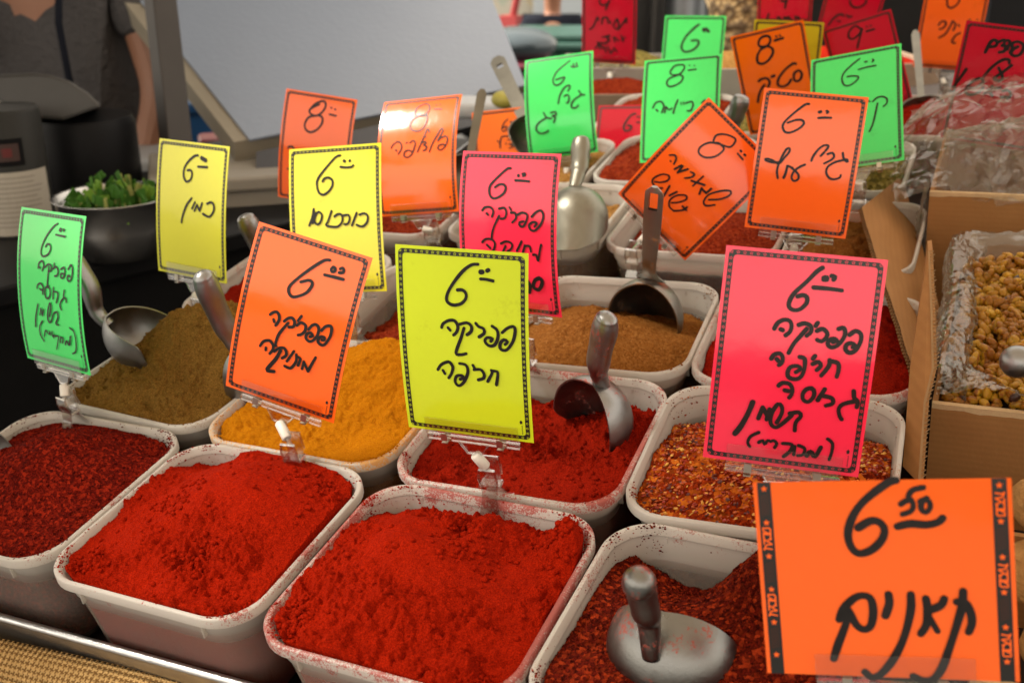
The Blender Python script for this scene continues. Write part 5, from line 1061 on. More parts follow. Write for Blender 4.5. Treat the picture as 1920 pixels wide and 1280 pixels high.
flap_poly('upright cardboard flap with a torn corrugated edge, left of the raisins',
     [(1733,477,.03),(1741,470,.0),(1746,600,.0),(1748,690,.0),(1733,752,.0),(1722,905,.0),(1684,915,.03),(1699,720,.03),(1722,560,.03)], .0045)
flap('tan cardboard flap leaning left over the hidden red powder, behind the upright flap',
     [tubz(1714,722,.004), tubz(1775,640,-.045), tubz(1690,330,-.02), tubz(1612,392,.035)], .0045)
# raisins
n = N('golden_raisin'); oi = n.voro(75, out='Color'); sp = n.n('ShaderNodeSeparateColor'); n.l(oi, sp.inputs[0])
n.col(n.mix(sp.outputs[0], n.mix(sp.outputs[1], (.32,.155,.009), (.45,.255,.022)), (.21,.072,.005))).set(rough=.32, spec=.22, sub=.45); n.p.inputs['Subsurface Scale'].default_value = .005; n.p.inputs['Subsurface Radius'].default_value = (1, .55, .12)
n.bump(n.noise(380, 3, .6, 1.2), .0008, .8); RAIS = n.m; RAISD = plain('dark_raisin', (.05,.018,.012), .35)
b = MB(); protos = []
for s in range(6):
    q = MB(); q.ell((0,0,0), (1,.62,.56), 14, 9); vv = []
    for v in q.v:
        f = 1+.13*math.sin(v.y*9+s)*abs(math.cos(math.atan2(v.z, v.y)*3+s))+.10*float(fbm(np.array([v.x*2.3+s]), np.array([math.atan2(v.z,v.y)*1.3+s]), 3)[0])*2
        vv.append(Vector((v.x*f, v.y*f, v.z*f)))
    protos.append((vv, q.f))
cnt = 0
for i in range(3900):
    x = -.030+rng.random()*.35; y = .825+rng.random()*.235
    z = -.020+.022*math.sin((x+.05)*14)+.022*((y-.83)/.23)+float(rng.random())*.010
    s = float(rng.uniform(.0046, .0070)); vv, ff = protos[int(rng.integers(0,6))]
    Mx = Matrix.Translation((x,y,z)) @ Matrix.Rotation(float(rng.random()*6.28),4,'Z') @ Matrix.Rotation(float(rng.normal(0,.5)),4,'Y') @ Matrix.Rotation(float(rng.random()*6.28),4,'X') @ Matrix.Scale(s,4)
    b.add([Mx @ v for v in vv], ff, 1 if rng.random() < .02 else 0)
o = b.build('raisins', [RAIS, RAISD], None, TF, True); tag(o, 'loose golden raisins with a few dark ones filling the front carton', 'raisins', kind='stuff')
# crumpled film
FILM = film('clear_film', (.92,.91,.88), .17); FILM2 = film('milky_film', (.90,.87,.82), .24)
def sheet(name, label, fn, nu, nv, mat, cat='plastic bag', group=None, jit=.0008, sm=True):
    vs = [fn(i/nu, j/nv)+Vector(rng.normal(0, jit, 3)) for i in range(nu+1) for j in range(nv+1)]
    fs = [(i*(nv+1)+j, (i+1)*(nv+1)+j, (i+1)*(nv+1)+j+1, i*(nv+1)+j+1) for i in range(nu) for j in range(nv)]
    o = obj(name, vs, fs, mat, None, TF, sm); tag(o, label, cat, group); return o
def crump(u, v, s, a):
    f = lambda x, y, o: float(fbm(np.array([x]), np.array([y*.45]), o)[0])
    r1 = abs(f(u*3.2+s, v*3.2+s*2, 2)); r2 = abs(f(u*7+s*3, v*7-s, 2)); 
    return a*(1.1-5*min(r1,.25)) + a*.35*(1-6*min(r2,.18))
def bagfn(u, v):        # bag bulging over the second carton
    x = -.115+.40*u; y0 = 1.180+.20*v
    z = .030+.078*math.sin(min(1, v*1.15)*math.pi*.62)*(1-.75*max(0, (.25-u)/.25)**2)+crump(u, v, 2.2, .010)
    return Vector((x+crump(v, u, 5.1, .006)-.02*math.sin(v*3), y0+crump(u, v, 7.7, .010), z))
sheet('plastic_bag', 'crumpled clear plastic bag puffed up over the second carton', bagfn, 40, 24, FILM, jit=.0028, sm=False)
def bag2(u, v):
    x = -.072+.38*u; return Vector((x, 1.22+.10*v+crump(u, v, 3.3, .014), .022+.062*math.sin(v*2.6)*(.55+.45*math.sin(u*4+.6))+crump(u, v, 9.2, .012)))
sheet('plastic_liner', 'inner crumpled layer of plastic inside the second carton', bag2, 34, 20, FILM2, 'plastic liner', jit=.0028, sm=False)
def bag3(u, v):         # folded over the left corner of carton two, down its front
    return Vector((-.086-.003*math.sin(v*5)+crump(u, v, 1.7, .003), 1.180+.10*u+crump(v, u, 4.4, .003), .032-.10*v))
sheet('plastic_fold', 'fold of clear plastic hanging down the left corner of the second carton', bag3, 16, 24, FILM, 'plastic fold')
def bag4(u, v):         # liner over carton one's left wall
    a = v*math.pi*1.05; f = crump(u, v, 6.1, .006)
    return Vector((-.036-.016*math.cos(a)*-1*1.0+f, .822+.27*u+crump(v, u, 2.5, .004), -.004+.026*math.sin(a)+.012*u-(.03*max(0, v-.75))+f*.6))
sheet('plastic_liner', 'clear liner bunched along the left wall of the raisin carton', bag4, 60, 22, FILM2, 'plastic liner')
def bag5(u, v):
    return Vector((-.030+.36*u, 1.065+.055*v+crump(u, v, 8.8, .006), .004+.030*math.sin(v*2.8)+crump(u, v, 3.9, .005)-.010*v))
sheet('plastic_liner', 'clear liner stretched across the back of the raisin carton', bag5, 60, 16, FILM2, 'plastic liner')
def bag6(u, v):         # triangle at the front left corner of carton one
    return Vector((-.038+.075*u*(1-.75*v), .822+.060*v+.004*u, .002+.012*math.sin(u*3)*(1-v)+crump(u, v, 5.5, .003)))
sheet('plastic_liner', 'corner of clear liner pulled over the front edge beside the raisins', bag6, 24, 18, FILM2, 'plastic liner')
# dried figs at the right front
n = N('dried_fig'); n.col(n.mix(n.noise(90, 5, .6), (.30,.135,.035), (.46,.26,.09))).set(rough=.7, spec=.2); n.bump(n.noise(160, 4, .6, 1), .004, 1); FIG = n.m
for i, (x, y, z, r, lb) in enumerate(((.040,.615,.006,.026,'lower tan dried fig right of the big orange card'), (.044,.655,.030,.024,'upper tan dried fig right of the big orange card'), (.092,.63,.0,.026,'dried fig at the right edge behind the other figs'), (.060,.575,-.018,.026,'dried fig lowest in the pile at the right edge'))):
    b = MB(); b.ell((0,0,0), (r, r*.9, r*.75), 22, 14)
    b.v = [v*(1+.16*float(fbm(np.array([v.x*70+i]), np.array([v.y*70+v.z*55]), 3)[0])*2+.05*math.cos(9*math.atan2(v.y, v.x))*abs(v.z)/r) for v in b.v]
    tag(b.build('dried_fig', FIG, None, TF @ Matrix.Translation((x,y,z)), True), lb, 'fig', 'dried figs at the right front')
carton('low carton holding the dried figs at the right edge', .008, .30, .545, .700, -.150, -.030, .0, group='open cartons of dried fruit')
# ---------------------------------------------------------------- surroundings (world frame, z up)
ASPH = plain('asphalt', (.06,.058,.055), .85, var=.3, sc=6, bump=.003)
o = obj('ground', [(-60,-60,GZ),(60,-60,GZ),(60,60,GZ),(-60,60,GZ)], [(0,1,2,3)], ASPH); o['kind'] = 'structure'
BLACK = plain('black_enamel', (.006,.006,.007), .5, var=.3, spec=.15); BLACKM = plain('black_plastic', (.006,.006,.0065), .6, var=.3, spec=.1)
GREYP = plain('grey_painted_metal', (.045,.043,.04), .45, var=.12); BEIGE = plain('beige_plastic', (.52,.47,.38), .45, var=.06)
WHITEB = plain('white_board_skin', (.30,.35,.44), .35, var=.03, sc=12, bump=.001); BEIGE_E = plain('board_edge', (.33,.29,.22), .55, var=.06)
def wbox(mb, a, b): mb.box(((a[0]+b[0])/2, (a[1]+b[1])/2, (a[2]+b[2])/2), (abs(b[0]-a[0]), abs(b[1]-a[1]), abs(b[2]-a[2])))
I4 = Matrix.Identity(4)
def thing(name, label, cat, p, group=None): return tag(empty(name, Matrix.Translation(p)), label, cat, group)
def toM(e): return e.matrix_world.inverted()
# neighbour's black counter
zc = at(230, 505, 1.62).z
c0 = onz(-260, 600, zc); c1 = onz(470, 432, zc)
fd = (c1-c0); fd.z = 0; fd.normalize(); bd = Vector((-fd.y, fd.x, 0)); bd = bd if bd.dot(FW) > 0 else -bd
e = thing('market_counter', 'black counter of the neighbouring stall with a steel bowl on it', 'counter', c0)
def prism(mb, o_, ax, ay, sx, sy, z0, z1):
    p = [o_, o_+ax*sx, o_+ax*sx+ay*sy, o_+ay*sy]
    mb.add([Vector((v.x,v.y,z)) for z in (z0,z1) for v in p], [(3,2,1,0),(4,5,6,7),(0,1,5,4),(1,2,6,5),(2,3,7,6),(3,0,4,7)])
b = MB(); prism(b, c0, fd, bd, 1.25, .75, zc-.03, zc); bevel(b.build('counter_top', BLACK, e, toM(e)), .004)
b = MB(); prism(b, c0+bd*.02+fd*.01, fd, bd, 1.22, .70, GZ, zc-.0305); b.build('counter_body', BLACKM, e, toM(e))
# steel bowl with greens
bc = onz(228, 478, zc); 
e = thing('steel_bowl', 'stainless steel bowl of chopped greens on the black counter', 'bowl', bc)
prof = [(.0,.001),(.055,.0015),(.066,.006),(.080,.050),(.086,.092),(.091,.095),(.091,.0965),(.085,.0945),(.078,.050),(.064,.009),(0,.005)]
def lathe(prof, n=28):
    vs = [(r*math.cos(2*math.pi*j/n), r*math.sin(2*math.pi*j/n), z) for r, z in prof for j in range(n)]
    return vs, [(i*n+j, i*n+(j+1) % n, (i+1)*n+(j+1) % n, (i+1)*n+j) for i in range(len(prof)-1) for j in range(n)]
v, f = lathe(prof); obj('bowl_shell', v, f, STEEL, e, None, True)
GR = [plain('green_stalk', (.15,.30,.03), .5, spec=.2), plain('dark_leaf', (.05,.155,.018), .55, spec=.2), plain('pale_stalk', (.30,.32,.09), .5, spec=.2)]
b = MB()
for i in range(210):
    a = rng.random()*6.28; r = .066*math.sqrt(rng.random()); h = .060+.055*(1-(r/.085)**2)*rng.random()+.012*rng.random()
    L = float(rng.uniform(.010,.024)); q = Matrix.Rotation(float(rng.random()*6.28),3,'Z') @ Matrix.Rotation(float(rng.normal(0,.7)),3,'Y')
    b.box((r*math.cos(a)*1.12, r*math.sin(a)*1.12, h), (float(rng.uniform(.005,.014)), float(rng.uniform(.0012,.004)), L*1.25), q, int(rng.choice([0,0,1,1,1,1,2])))
o = b.build('chopped_greens', GR, None, Matrix.Translation(bc)); tag(o, 'chopped green celery stalks and leaves filling the steel bowl', 'greens', kind='stuff')
# machine: dark body, curved grey hood, front drum with a label
m0 = onz(95, 455, zc)
e = thing('grinding_machine', 'black grinder with a curved grey hood on the black counter, far left', 'machine', m0)
right = Vector((RT.x, RT.y, 0)).normalized(); toward = Vector((FW.x, FW.y, 0)).normalized()
BASIS = Matrix((right, toward, Vector((0,0,1)))).transposed()
def local(v): return BASIS @ Vector(v)
hood_d = 1.95
body_c = at(165, 300, 2.0); hd_ = at(165, 212, 2.0).z-zc; v, f = lathe([(0,0),(.088,0),(.092,.01),(.092,hd_-.015),(.086,hd_),(0,hd_)], 32)
obj('drum_body', v, f, BLACK, e, toM(e) @ Matrix.Translation((body_c.x, body_c.y, zc)), True).modifiers.new('s','EDGE_SPLIT').split_angle = R(40)
b = MB(); hp = [(-60,150),(0,140),(60,137),(95,140),(130,152),(165,175),(192,200),(120,226),(60,222),(0,190),(-60,180)]
hq = [at(x, y, 1.86) for x, y in hp]; hb = [at(x, y, 2.04) for x, y in hp]; k = len(hp)
b.add(hq+hb, [tuple(range(k)), tuple(range(k,2*k))[::-1]]+[(i, k+i, k+(i+1) % k, (i+1) % k) for i in range(k)])
bevel(b.build('hood', GREYP, e, toM(e)), .006, 2)
lc = at(20, 330, 1.80); v, f = lathe([(0,0),(.060,0),(.060,.20),(.056,.205),(0,.205)], 28)
obj('front_drum', v, f, plain('dark_drum', (.022,.022,.02), .5, spec=.2), e, toM(e) @ Matrix.Translation((lc.x, lc.y, zc)), True).modifiers.new('s','EDGE_SPLIT').split_angle = R(40)
# paper notice on the drum
def wrap(cx, cy, r, a0, a1, z0, z1, n=12):
    vs = [(cx+r*math.cos(a0+(a1-a0)*i/n), cy+r*math.sin(a0+(a1-a0)*i/n), z) for i in range(n+1) for z in (z0, z1)]
    return vs, [(2*i, 2*i+2, 2*i+3, 2*i+1) for i in range(n)]
aim = math.atan2(CAM.y-lc.y, CAM.x-lc.x)
zA, zB = at(20, 455, 1.74).z, at(20, 325, 1.74).z
v, f = wrap(lc.x, lc.y, .0608, aim-1.1, aim+1.1, max(zc+.004, zA), zB); obj('paper_notice', v, f, plain('paper', (.46,.42,.35), .7, var=.04), e, toM(e))
b = MB()
for i in range(11):
    zz = zB-.010-(zB-max(zc+.004,zA)-.016)*i/11; v, f = wrap(lc.x, lc.y, .0613, aim-.75+.2*rng.random(), aim+.55+.3*rng.random(), zz, zz+.0016); b.add(v, f)
b.build('notice_lines', plain('faint_print', (.25,.22,.19), .7), e, toM(e))
zl = at(15, 285, 1.74).z; b = MB(); v, f = wrap(lc.x, lc.y, .0609, aim-.42, aim+.42, zl-.022, zl+.022); b.add(v, f, 0)
v, f = wrap(lc.x, lc.y, .0614, aim-.30, aim+.30, zl-.014, zl+.014); b.add(v, f, 1); v, f = wrap(lc.x, lc.y, .0619, aim-.12, aim+.12, zl-.007, zl+.007); b.add(v, f, 2)
b.build('round_badge', [BLACKM, plain('badge_brown', (.045,.018,.014), .6), plain('badge_red', (.12,.008,.008), .6)], e, toM(e))
# beige lidded bins
def binbox(label, px, py, d, wd, dp, ht, m, rim=True, name='storage_bin', cat='bin', yaw=0.3, z0=None):
    p = at(px, py, d); z = (z0 if z0 is not None else p.z-ht)
    M = Matrix.Translation((p.x, p.y, z)) @ Matrix.Rotation(math.atan2(right.y, right.x)+yaw, 4, 'Z')
    e = tag(empty(name, M), label, cat)
    b = MB(); b.box((0, dp/2, ht/2), (wd*.92, dp*.92, ht)); bevel(b.build('body', m, e), .012, 3)
    if rim:
        b = MB(); b.box((0, dp/2, ht-.012), (wd, dp, .028)); bevel(b.build('rim', m, e), .006, 2)
    return e
GREYBIN = plain('grey_beige_bin', (.33,.30,.25), .5, var=.05)
binbox('large grey beige plastic bin behind the yellow one word card', 440, 335, 1.95, .30, .28, .30, GREYBIN)
WH = plain('white_crate_plastic', (.60,.63,.66), .4, var=.05); BL = plain('blue_plastic', (.02,.12,.32), .5); RD = plain('red_plastic', (.45,.03,.04), .4)
binbox('white tray between the black grinder and the lone cumin card', 272, 300, 2.25, .12, .20, .05, WH, False, 'white_tray', 'tray')
binbox('blue crate seen between the post and the white board', 378, 195, 3.0, .14, .3, .16, BL, True, 'blue_crate', 'crate')
binbox('red box below the blue crate beside the post', 405, 262, 2.7, .09, .12, .06, RD, False, 'red_box', 'box')
# post
pa, pb = at(296, -40, 2.0), at(343, 380, 1.98)
ax = (pa-pb).normalized(); P0 = pb-ax*((pb.z-GZ)/ax.z); P1 = pa+ax*.8
e = thing('canopy_post', 'square dark metal post of the stall canopy, left of the white board', 'post', P0)
POST = plain('post_metal', (.036,.030,.027), .6, var=.25, sc=15)
b = MB(); yy = (Matrix.Rotation(R(38), 3, ax) @ (right-ax*right.dot(ax))).normalized(); xx = yy.cross(ax)
vs = [p+yy*sa*.023+xx*sb*.023 for p in (P0, P1) for sa, sb in ((-1,-1),(1,-1),(1,1),(-1,1))]
b.add(vs, [(3,2,1,0),(4,5,6,7),(0,1,5,4),(1,2,6,5),(2,3,7,6),(3,0,4,7)]); bevel(b.build('shaft', POST, e, toM(e)), .003, 2)
b = MB(); b.box(P0+Vector((0,0,.006)), (.14,.14,.012)); b.build('foot_plate', POST, e, toM(e))
# white board (insulated lid) with beige edge, on a bracket
fr = [(214,-60),(900,-60),(986,160),(468,262)]
dpt = [2.42, 2.62, 2.30, 2.12]
p = [at(x, y, d) for (x, y), d in zip(fr, dpt)]
# make it planar: project 4th on plane of the first three
nn = (p[1]-p[0]).cross(p[2]-p[0]).normalized(); v = at(468,262,1)-CAM; p[3] = CAM+v*((p[0]-CAM).dot(nn)/v.dot(nn))
e = thing('insulated_lid', 'large leaning white board with a thick beige edge, behind the back price cards', 'board', p[3])
if nn.dot(CAM-p[0]) < 0: nn = -nn
k = 4; q = [x-nn*.055 for x in p]
b = MB(); b.add([x+nn*.0005 for x in p]+[x-nn*.004 for x in p], [(0,1,2,3),(7,6,5,4)]+[(i,(i+1)%4,4+(i+1)%4,4+i) for i in range(4)]); b.build('face_sheet', WHITEB, e, toM(e))
cen = sum(p, Vector())/4
pp = [x+(x-cen).normalized()*.001 for x in p]; sidew = (p[0]-p[1]).normalized()*.032
pp[0] = p[0]+sidew; pp[3] = p[3]+sidew*.9
b = MB(); b.add([x-nn*.0045 for x in pp]+[x-nn*.05 for x in pp], [(0,1,2,3),(7,6,5,4)]+[(i,(i+1)%4,4+(i+1)%4,4+i) for i in range(4)])
b.build('edge_frame', BEIGE_E, e, toM(e))
BRK = plain('grey_bracket', (.17,.20,.19), .45, var=.1)
br = [at(x, y, 2.16) for x, y in ((462,246),(542,232),(545,262),(466,278))]
b = MB(); b.add(br+[x+FW*.02 for x in br], [(3,2,1,0),(4,5,6,7),(0,1,5,4),(1,2,6,5),(2,3,7,6),(3,0,4,7)]); b.build('bracket', BRK, e, toM(e))
b = MB()
for x, y in ((484,256),(512,250)):
    c = at(x, y, 2.155); b.tube([c, c+FW*.004], .006, 10)
b.build('bolt_hole', BLACKM, e, toM(e))
l0 = at(452, 285, 2.20); l1 = Vector((l0.x+.03, l0.y, GZ)); b = MB(); b.tube([l0, l0.lerp(l1, .3), l1], .022, 8); b.build('leg', plain('dark_leg', (.05,.05,.045), .5), e, toM(e))
# rail under the board: dark ledge behind the cards
e = thing('back_ledge', 'dark metal ledge below the white board, running behind the price cards', 'ledge', at(760, 240, 2.0))
q = [at(480,285,2.05), at(1000,170,2.25), at(1000,205,2.20), at(480,345,2.0)]
b = MB(); b.add(q+[x+FW*.05 for x in q], [(3,2,1,0),(4,5,6,7),(0,1,5,4),(1,2,6,5),(2,3,7,6),(3,0,4,7)]); b.build('ledge_board', plain('dark_ledge', (.055,.055,.062), .45, var=.3, sc=12), e, toM(e))
lz = at(600, 330, 2.06).z
b = MB(); prism(b, at(600,330,2.06), right, toward, .9, .5, GZ, lz-.02); b.build('ledge_cabinet', plain('dark_cabinet', (.045,.042,.042), .6), e, toM(e))
# white plates on the ledge
e = binbox('white flat box with a pale lid, behind the small deep orange card', 905, 195, 1.98, .115, .12, .03, WH, False, 'white_box', 'box', 0)
b = MB(); c = at(945, 187, 1.93); b.ell((0,0,0), (.024,.02,.016), 12, 8); o = b.build('lemon', plain('lemon_skin', (.55,.50,.10), .45), None, Matrix.Translation(c), True); tag(o, 'blurred pale yellow lemon beside the flat handle with a hole', 'lemon')

# ---------------------------------------------------------------- far background
wp0, wp1 = at(700, 20, 9.2), at(1500, 20, 9.2); wp0.z = wp1.z = GZ
n = N('graffiti_plaster'); g = n.noise(2.2, 4, .6); g2 = n.noise(3.1, 3, .6, 1.5)
c_ = n.mix(n.ramp(g2, [(.54,0.0),(.60,.7)]), (.44,.41,.33), (.18,.34,.26)); c_ = n.mix(n.ramp(n.noise(2.7,3,.6,2.2), [(.60,0.0),(.64,.8)]), c_, (.55,.40,.12))
n.col(n.mix(g, c_, (.46,.43,.36))).set(rough=.85)
dirw = (wp1-wp0).normalized(); b = MB(); s0 = wp0-dirw*4; b = MB(); prism(b, s0, dirw, Vector((-dirw.y, dirw.x, 0)), 7.2, .3, GZ, GZ+4.2)
tag(b.build('street_wall', n.m), 'beige plaster wall with faded graffiti across the street', 'wall')
b = MB(); prism(b, at(1000,20,9.0)-Vector((0,0,at(1000,20,9.0).z))+Vector((0,0,0)), dirw, Vector((-dirw.y, dirw.x, 0)), 1.1, .1, GZ, GZ+3.4)
SKYBLUEW = plain('pale_door_paint', (.42,.47,.50), .5, var=.06, sc=3); tag(b.build('metal_shutter', SKYBLUEW), 'pale blue grey shutter behind the man in black', 'shutter')
# wheelie bin
BING = plain('green_bin_plastic', (.015,.085,.06), .45, var=.1); BINL = plain('green_bin_lid', (.022,.075,.058), .4, var=.1)
pbn = at(1085, 84, 6.2); M = Matrix.Translation((pbn.x, pbn.y, GZ)) @ Matrix.Rotation(math.atan2(right.y, right.x), 4, 'Z'); hb_ = pbn.z-GZ
e = tag(empty('wheelie_bin', M), 'large green wheelie bin across the street, in front of the man in black', 'wheelie bin')
b = MB(); b.box((0,.3,hb_*.5+.04), (.62,.60,hb_-.14), None, 0, 1.12); b.build('body', BING, e); bevel(e.children[0], .03, 2)
b = MB(); b.box((0,.3,hb_-.01), (.76,.74,.045)); b.box((0,.32,hb_+.03), (.70,.66,.05)); bevel(b.build('lid', BINL, e), .015, 2)
for s in (-1,1): 
    b = MB(); b.tube([(s*.30,.56,.10),(s*.34,.56,.10)], .10, 16); b.build('wheel', BLACKM, e)
    b = MB(); b.box((s*.14, -.03, hb_*.80), (.05,.05,.14)); b.build('rib', BING, e)
# scooter with a silver top case
ps = at(968, 84, 5.2); e = thing('motor_scooter', 'parked scooter with a shiny silver top case, left of the green wheelie bin', 'scooter', Vector((ps.x, ps.y, GZ)))
Mx = toM(e) @ Matrix.Translation((ps.x, ps.y, GZ)) @ Matrix.Rotation(math.atan2(right.y, right.x)+.25, 4, 'Z'); hs = ps.z-GZ
SIL = plain('silver_case', (.075,.10,.115), .25, .3, var=.05)
b = MB(); b.ell((0,0,0), (.20,.18,.085), 22, 12); o = b.build('top_case', SIL, e, Mx @ Matrix.Translation((0,0,hs)), True)
b = MB(); b.ell((0,0,0), (.205,.185,.035), 22, 10); b.build('case_band', plain('case_red', (.30,.06,.10), .4), e, Mx @ Matrix.Translation((0,0,hs-.085)), True)
b = MB(); b.ell((0,0,0), (.19,.175,.10), 20, 10); b.ell((-.05,-.03,-.22), (.26,.14,.10), 18, 10); b.ell((-.45,-.05,-.25), (.10,.14,.28), 16, 10); b.tube([(-.45,-.05,-.1),(-.50,-.05,.12)], .025, 8); b.tube([(-.50,-.30,.12),(-.50,.20,.12)], .016, 8)
b.build('seat_and_fairing', BLACKM, e, Mx @ Matrix.Translation((0,0,hs-.15)), True)
for x in (.12,-.62):
    b = MB(); b.tube([(x,-.05,.22),(x,.05,.22)], .22, 24); b.build('wheel', BLACKM, e, Mx)
# red tricycle-like stand against the wall
pt = at(962, 40, 8.2); e = thing('red_rack', 'red slim metal rack standing against the graffiti wall', 'rack', Vector((pt.x, pt.y, GZ)))
RDM = plain('red_paint', (.34,.035,.035), .5); b = MB(); hz = pt.z
b.tube([(pt.x-.05,pt.y,GZ),(pt.x-.02,pt.y,hz-.05),(pt.x+.06,pt.y,hz+.28)], .030, 8); b.tube([(pt.x+.12,pt.y,GZ),(pt.x,pt.y,hz)], .024, 8); b.box((pt.x-.02,pt.y,hz-.02),(.14,.12,.12)); b.tube([(pt.x-.22,pt.y,hz-.26),(pt.x+.26,pt.y,hz-.24)], .045, 8)
b.build('rack_frame', RDM, e, toM(e)); b = MB(); b.box((pt.x+.10,pt.y-.08,hz-.16),(.09,.09,.13)); b.build('blue_box', plain('light_blue', (.25,.40,.65), .5), e, toM(e))
# right rear: dark shutter, metal flue, sack, dark interior
e = thing('dark_cabinet', 'dark upright cabinet behind the dark red rice card', 'cabinet', onz(1210, 60, GZ) if False else Vector((at(1212,40,3.2).x, at(1212,40,3.2).y, GZ)))
q0 = at(1188, 60, 3.2); b = MB(); prism(b, Vector((q0.x,q0.y,0)), right, toward, .092, .3, GZ, GZ+2.4); b.build('cabinet_body', plain('near_black', (.018,.018,.018), .5), e, toM(e))
b = MB(); q0 = at(1222, 60, 3.15); prism(b, Vector((q0.x,q0.y,0)), right, toward, .012, .05, GZ, GZ+2.4); b.build('edge_strip', GREYP, e, toM(e))
q0 = at(1278, 20, 3.3); v, f = lathe([(.085,0),(.085,2.3)], 28); o = obj('flue_pipe', v, f, plain('zinc_pipe', (.40,.43,.47), .35, .8, var=.1), None, Matrix.Translation((q0.x,q0.y,GZ)), True); tag(o, 'smooth grey metal pipe standing above the green 6 card', 'pipe')
n = N('woven_straw'); vv = n.voro(55, out='Distance'); n.col(n.mix(n.ramp(vv, [(.15,0.0),(.6,1.0)]), (.42,.28,.12), (.10,.06,.025))).set(rough=.8); n.bump(vv, .006, 1); 
q0 = at(1382, 60, 2.55); b = MB(); b.ell((0,0,0), (.070,.06,.30), 24, 16); o = b.build('woven_sack', n.m, None, Matrix.Translation((q0.x,q0.y,q0.z+.09)), True); tag(o, 'tall brown woven sack between the green 6 card and the red cards', 'sack')
b = MB(); b.tube([at(1312,-30,2.7), at(1345,45,2.66)], .0055, 8); tag(b.build('wooden_stick', plain('stick_wood', (.45,.33,.18), .6), None), 'thin wooden stick leaning beside the grey metal pipe', 'stick')
q0 = at(1420, 60, 3.4); b = MB(); prism(b, Vector((q0.x,q0.y,0)), right, toward, 1.6, .2, GZ, GZ+2.3); tag(b.build('rear_wall', plain('dark_stall_wall', (.030,.028,.027), .7, var=.25, sc=8, spec=.15)), 'dark rear wall of the stall at the top right', 'wall')
q0 = at(1850, 60, 2.6); b = MB(); prism(b, Vector((q0.x,q0.y,0)), right, toward, .5, .4, GZ, GZ+2.1); tag(b.build('black_refrigerator', BLACK), 'black cabinet at the top right corner behind the red exclamation card', 'cabinet')
# crates behind the top row
WOOD = plain('weathered_crate_wood', (.30,.22,.15), .75, var=.25, sc=30, bump=.001); GREYC = plain('grey_crate', (.42,.40,.36), .6, var=.1)
def crate(label, px, py, d, wd, dp, ht, m, fill=None, nm='crate'):
    p = at(px, py, d); M = Matrix.Translation((p.x, p.y, p.z-ht)) @ Matrix.Rotation(math.atan2(right.y, right.x), 4, 'Z')
    e = tag(empty(nm, M), label, 'crate', 'shallow crates at the top of the stall'); t = .008
    b = MB(); b.box((0, t/2, ht/2), (wd, t, ht)); b.box((0, dp-t/2, ht/2), (wd, t, ht)); b.box((-wd/2+t/2, dp/2, ht/2), (t, dp-2*t-.001, ht)); b.box((wd/2-t/2, dp/2, ht/2), (t, dp-2*t-.001, ht)); b.box((0,dp/2,.004),(wd-2*t-.001,dp-2*t-.001,.008)); b.build('crate_body', m, e)
    if fill:
        b = MB(); nn_ = 16; vs = [((i/nn_-.5)*(wd-2*t-.002), t+.001+(dp-2*t-.002)*j/nn_, ht-.012+.030*math.sin(math.pi*i/nn_)*math.sin(math.pi*j/nn_)+.006*float(rng.random())) for i in range(nn_+1) for j in range(nn_+1)]
        fs = [(i*(nn_+1)+j, (i+1)*(nn_+1)+j, (i+1)*(nn_+1)+j+1, i*(nn_+1)+j+1) for i in range(nn_) for j in range(nn_)]
        fo = obj('spice_heap', vs, fs, fill, None, M, True); tag(fo, 'dry goods in the '+label, 'spice', 'spices heaped in the crates')
crate('grey crate behind the dark red rice card clip', 1180, 128, 2.05, .22, .25, .075, GREYC, M_herb)
crate('brown wooden crate under the white swivel of the rice card', 1165, 178, 1.92, .24, .12, .06, WOOD, M_brick)
crate('grey crate of grains behind the green 8 card', 1400, 130, 2.0, .26, .22, .08, GREYC, M_sand)
crate('dark crate behind the red 9 card', 1620, 120, 2.1, .30, .25, .10, WOOD, M_pap2)

# ---------------------------------------------------------------- people
SKIN = plain('skin', (.36,.165,.095), .5, var=.06); SHIRT = plain('grey_shirt_cloth', (.095,.090,.092), .85, var=.15, sc=10, bump=.012, spec=.1); BLKC = plain('black_cloth', (.012,.014,.022), .85, spec=.1); HAIR = plain('dark_hair', (.02,.015,.012), .6); TROU = plain('dark_trousers', (.03,.03,.04), .85)
def skinned(name, joints, edges, m, parent, M, root=0, sub=2):
    me = bpy.data.meshes.new(name); me.from_pydata([j[0] for j in joints], edges, []); me.materials.append(m)
    o = bpy.data.objects.new(name, me); C.objects.link(o); o.parent = parent; o.matrix_local = M
    o.modifiers.new('skin', 'SKIN'); sk = me.skin_vertices[0].data
    for i, j in enumerate(joints):
        r = j[1]; sk[i].radius = r if hasattr(r, '__len__') else (r, r); sk[i].use_root = (i == root)
    s = o.modifiers.new('sub', 'SUBSURF'); s.levels = s.render_levels = sub
    me.update(); return o
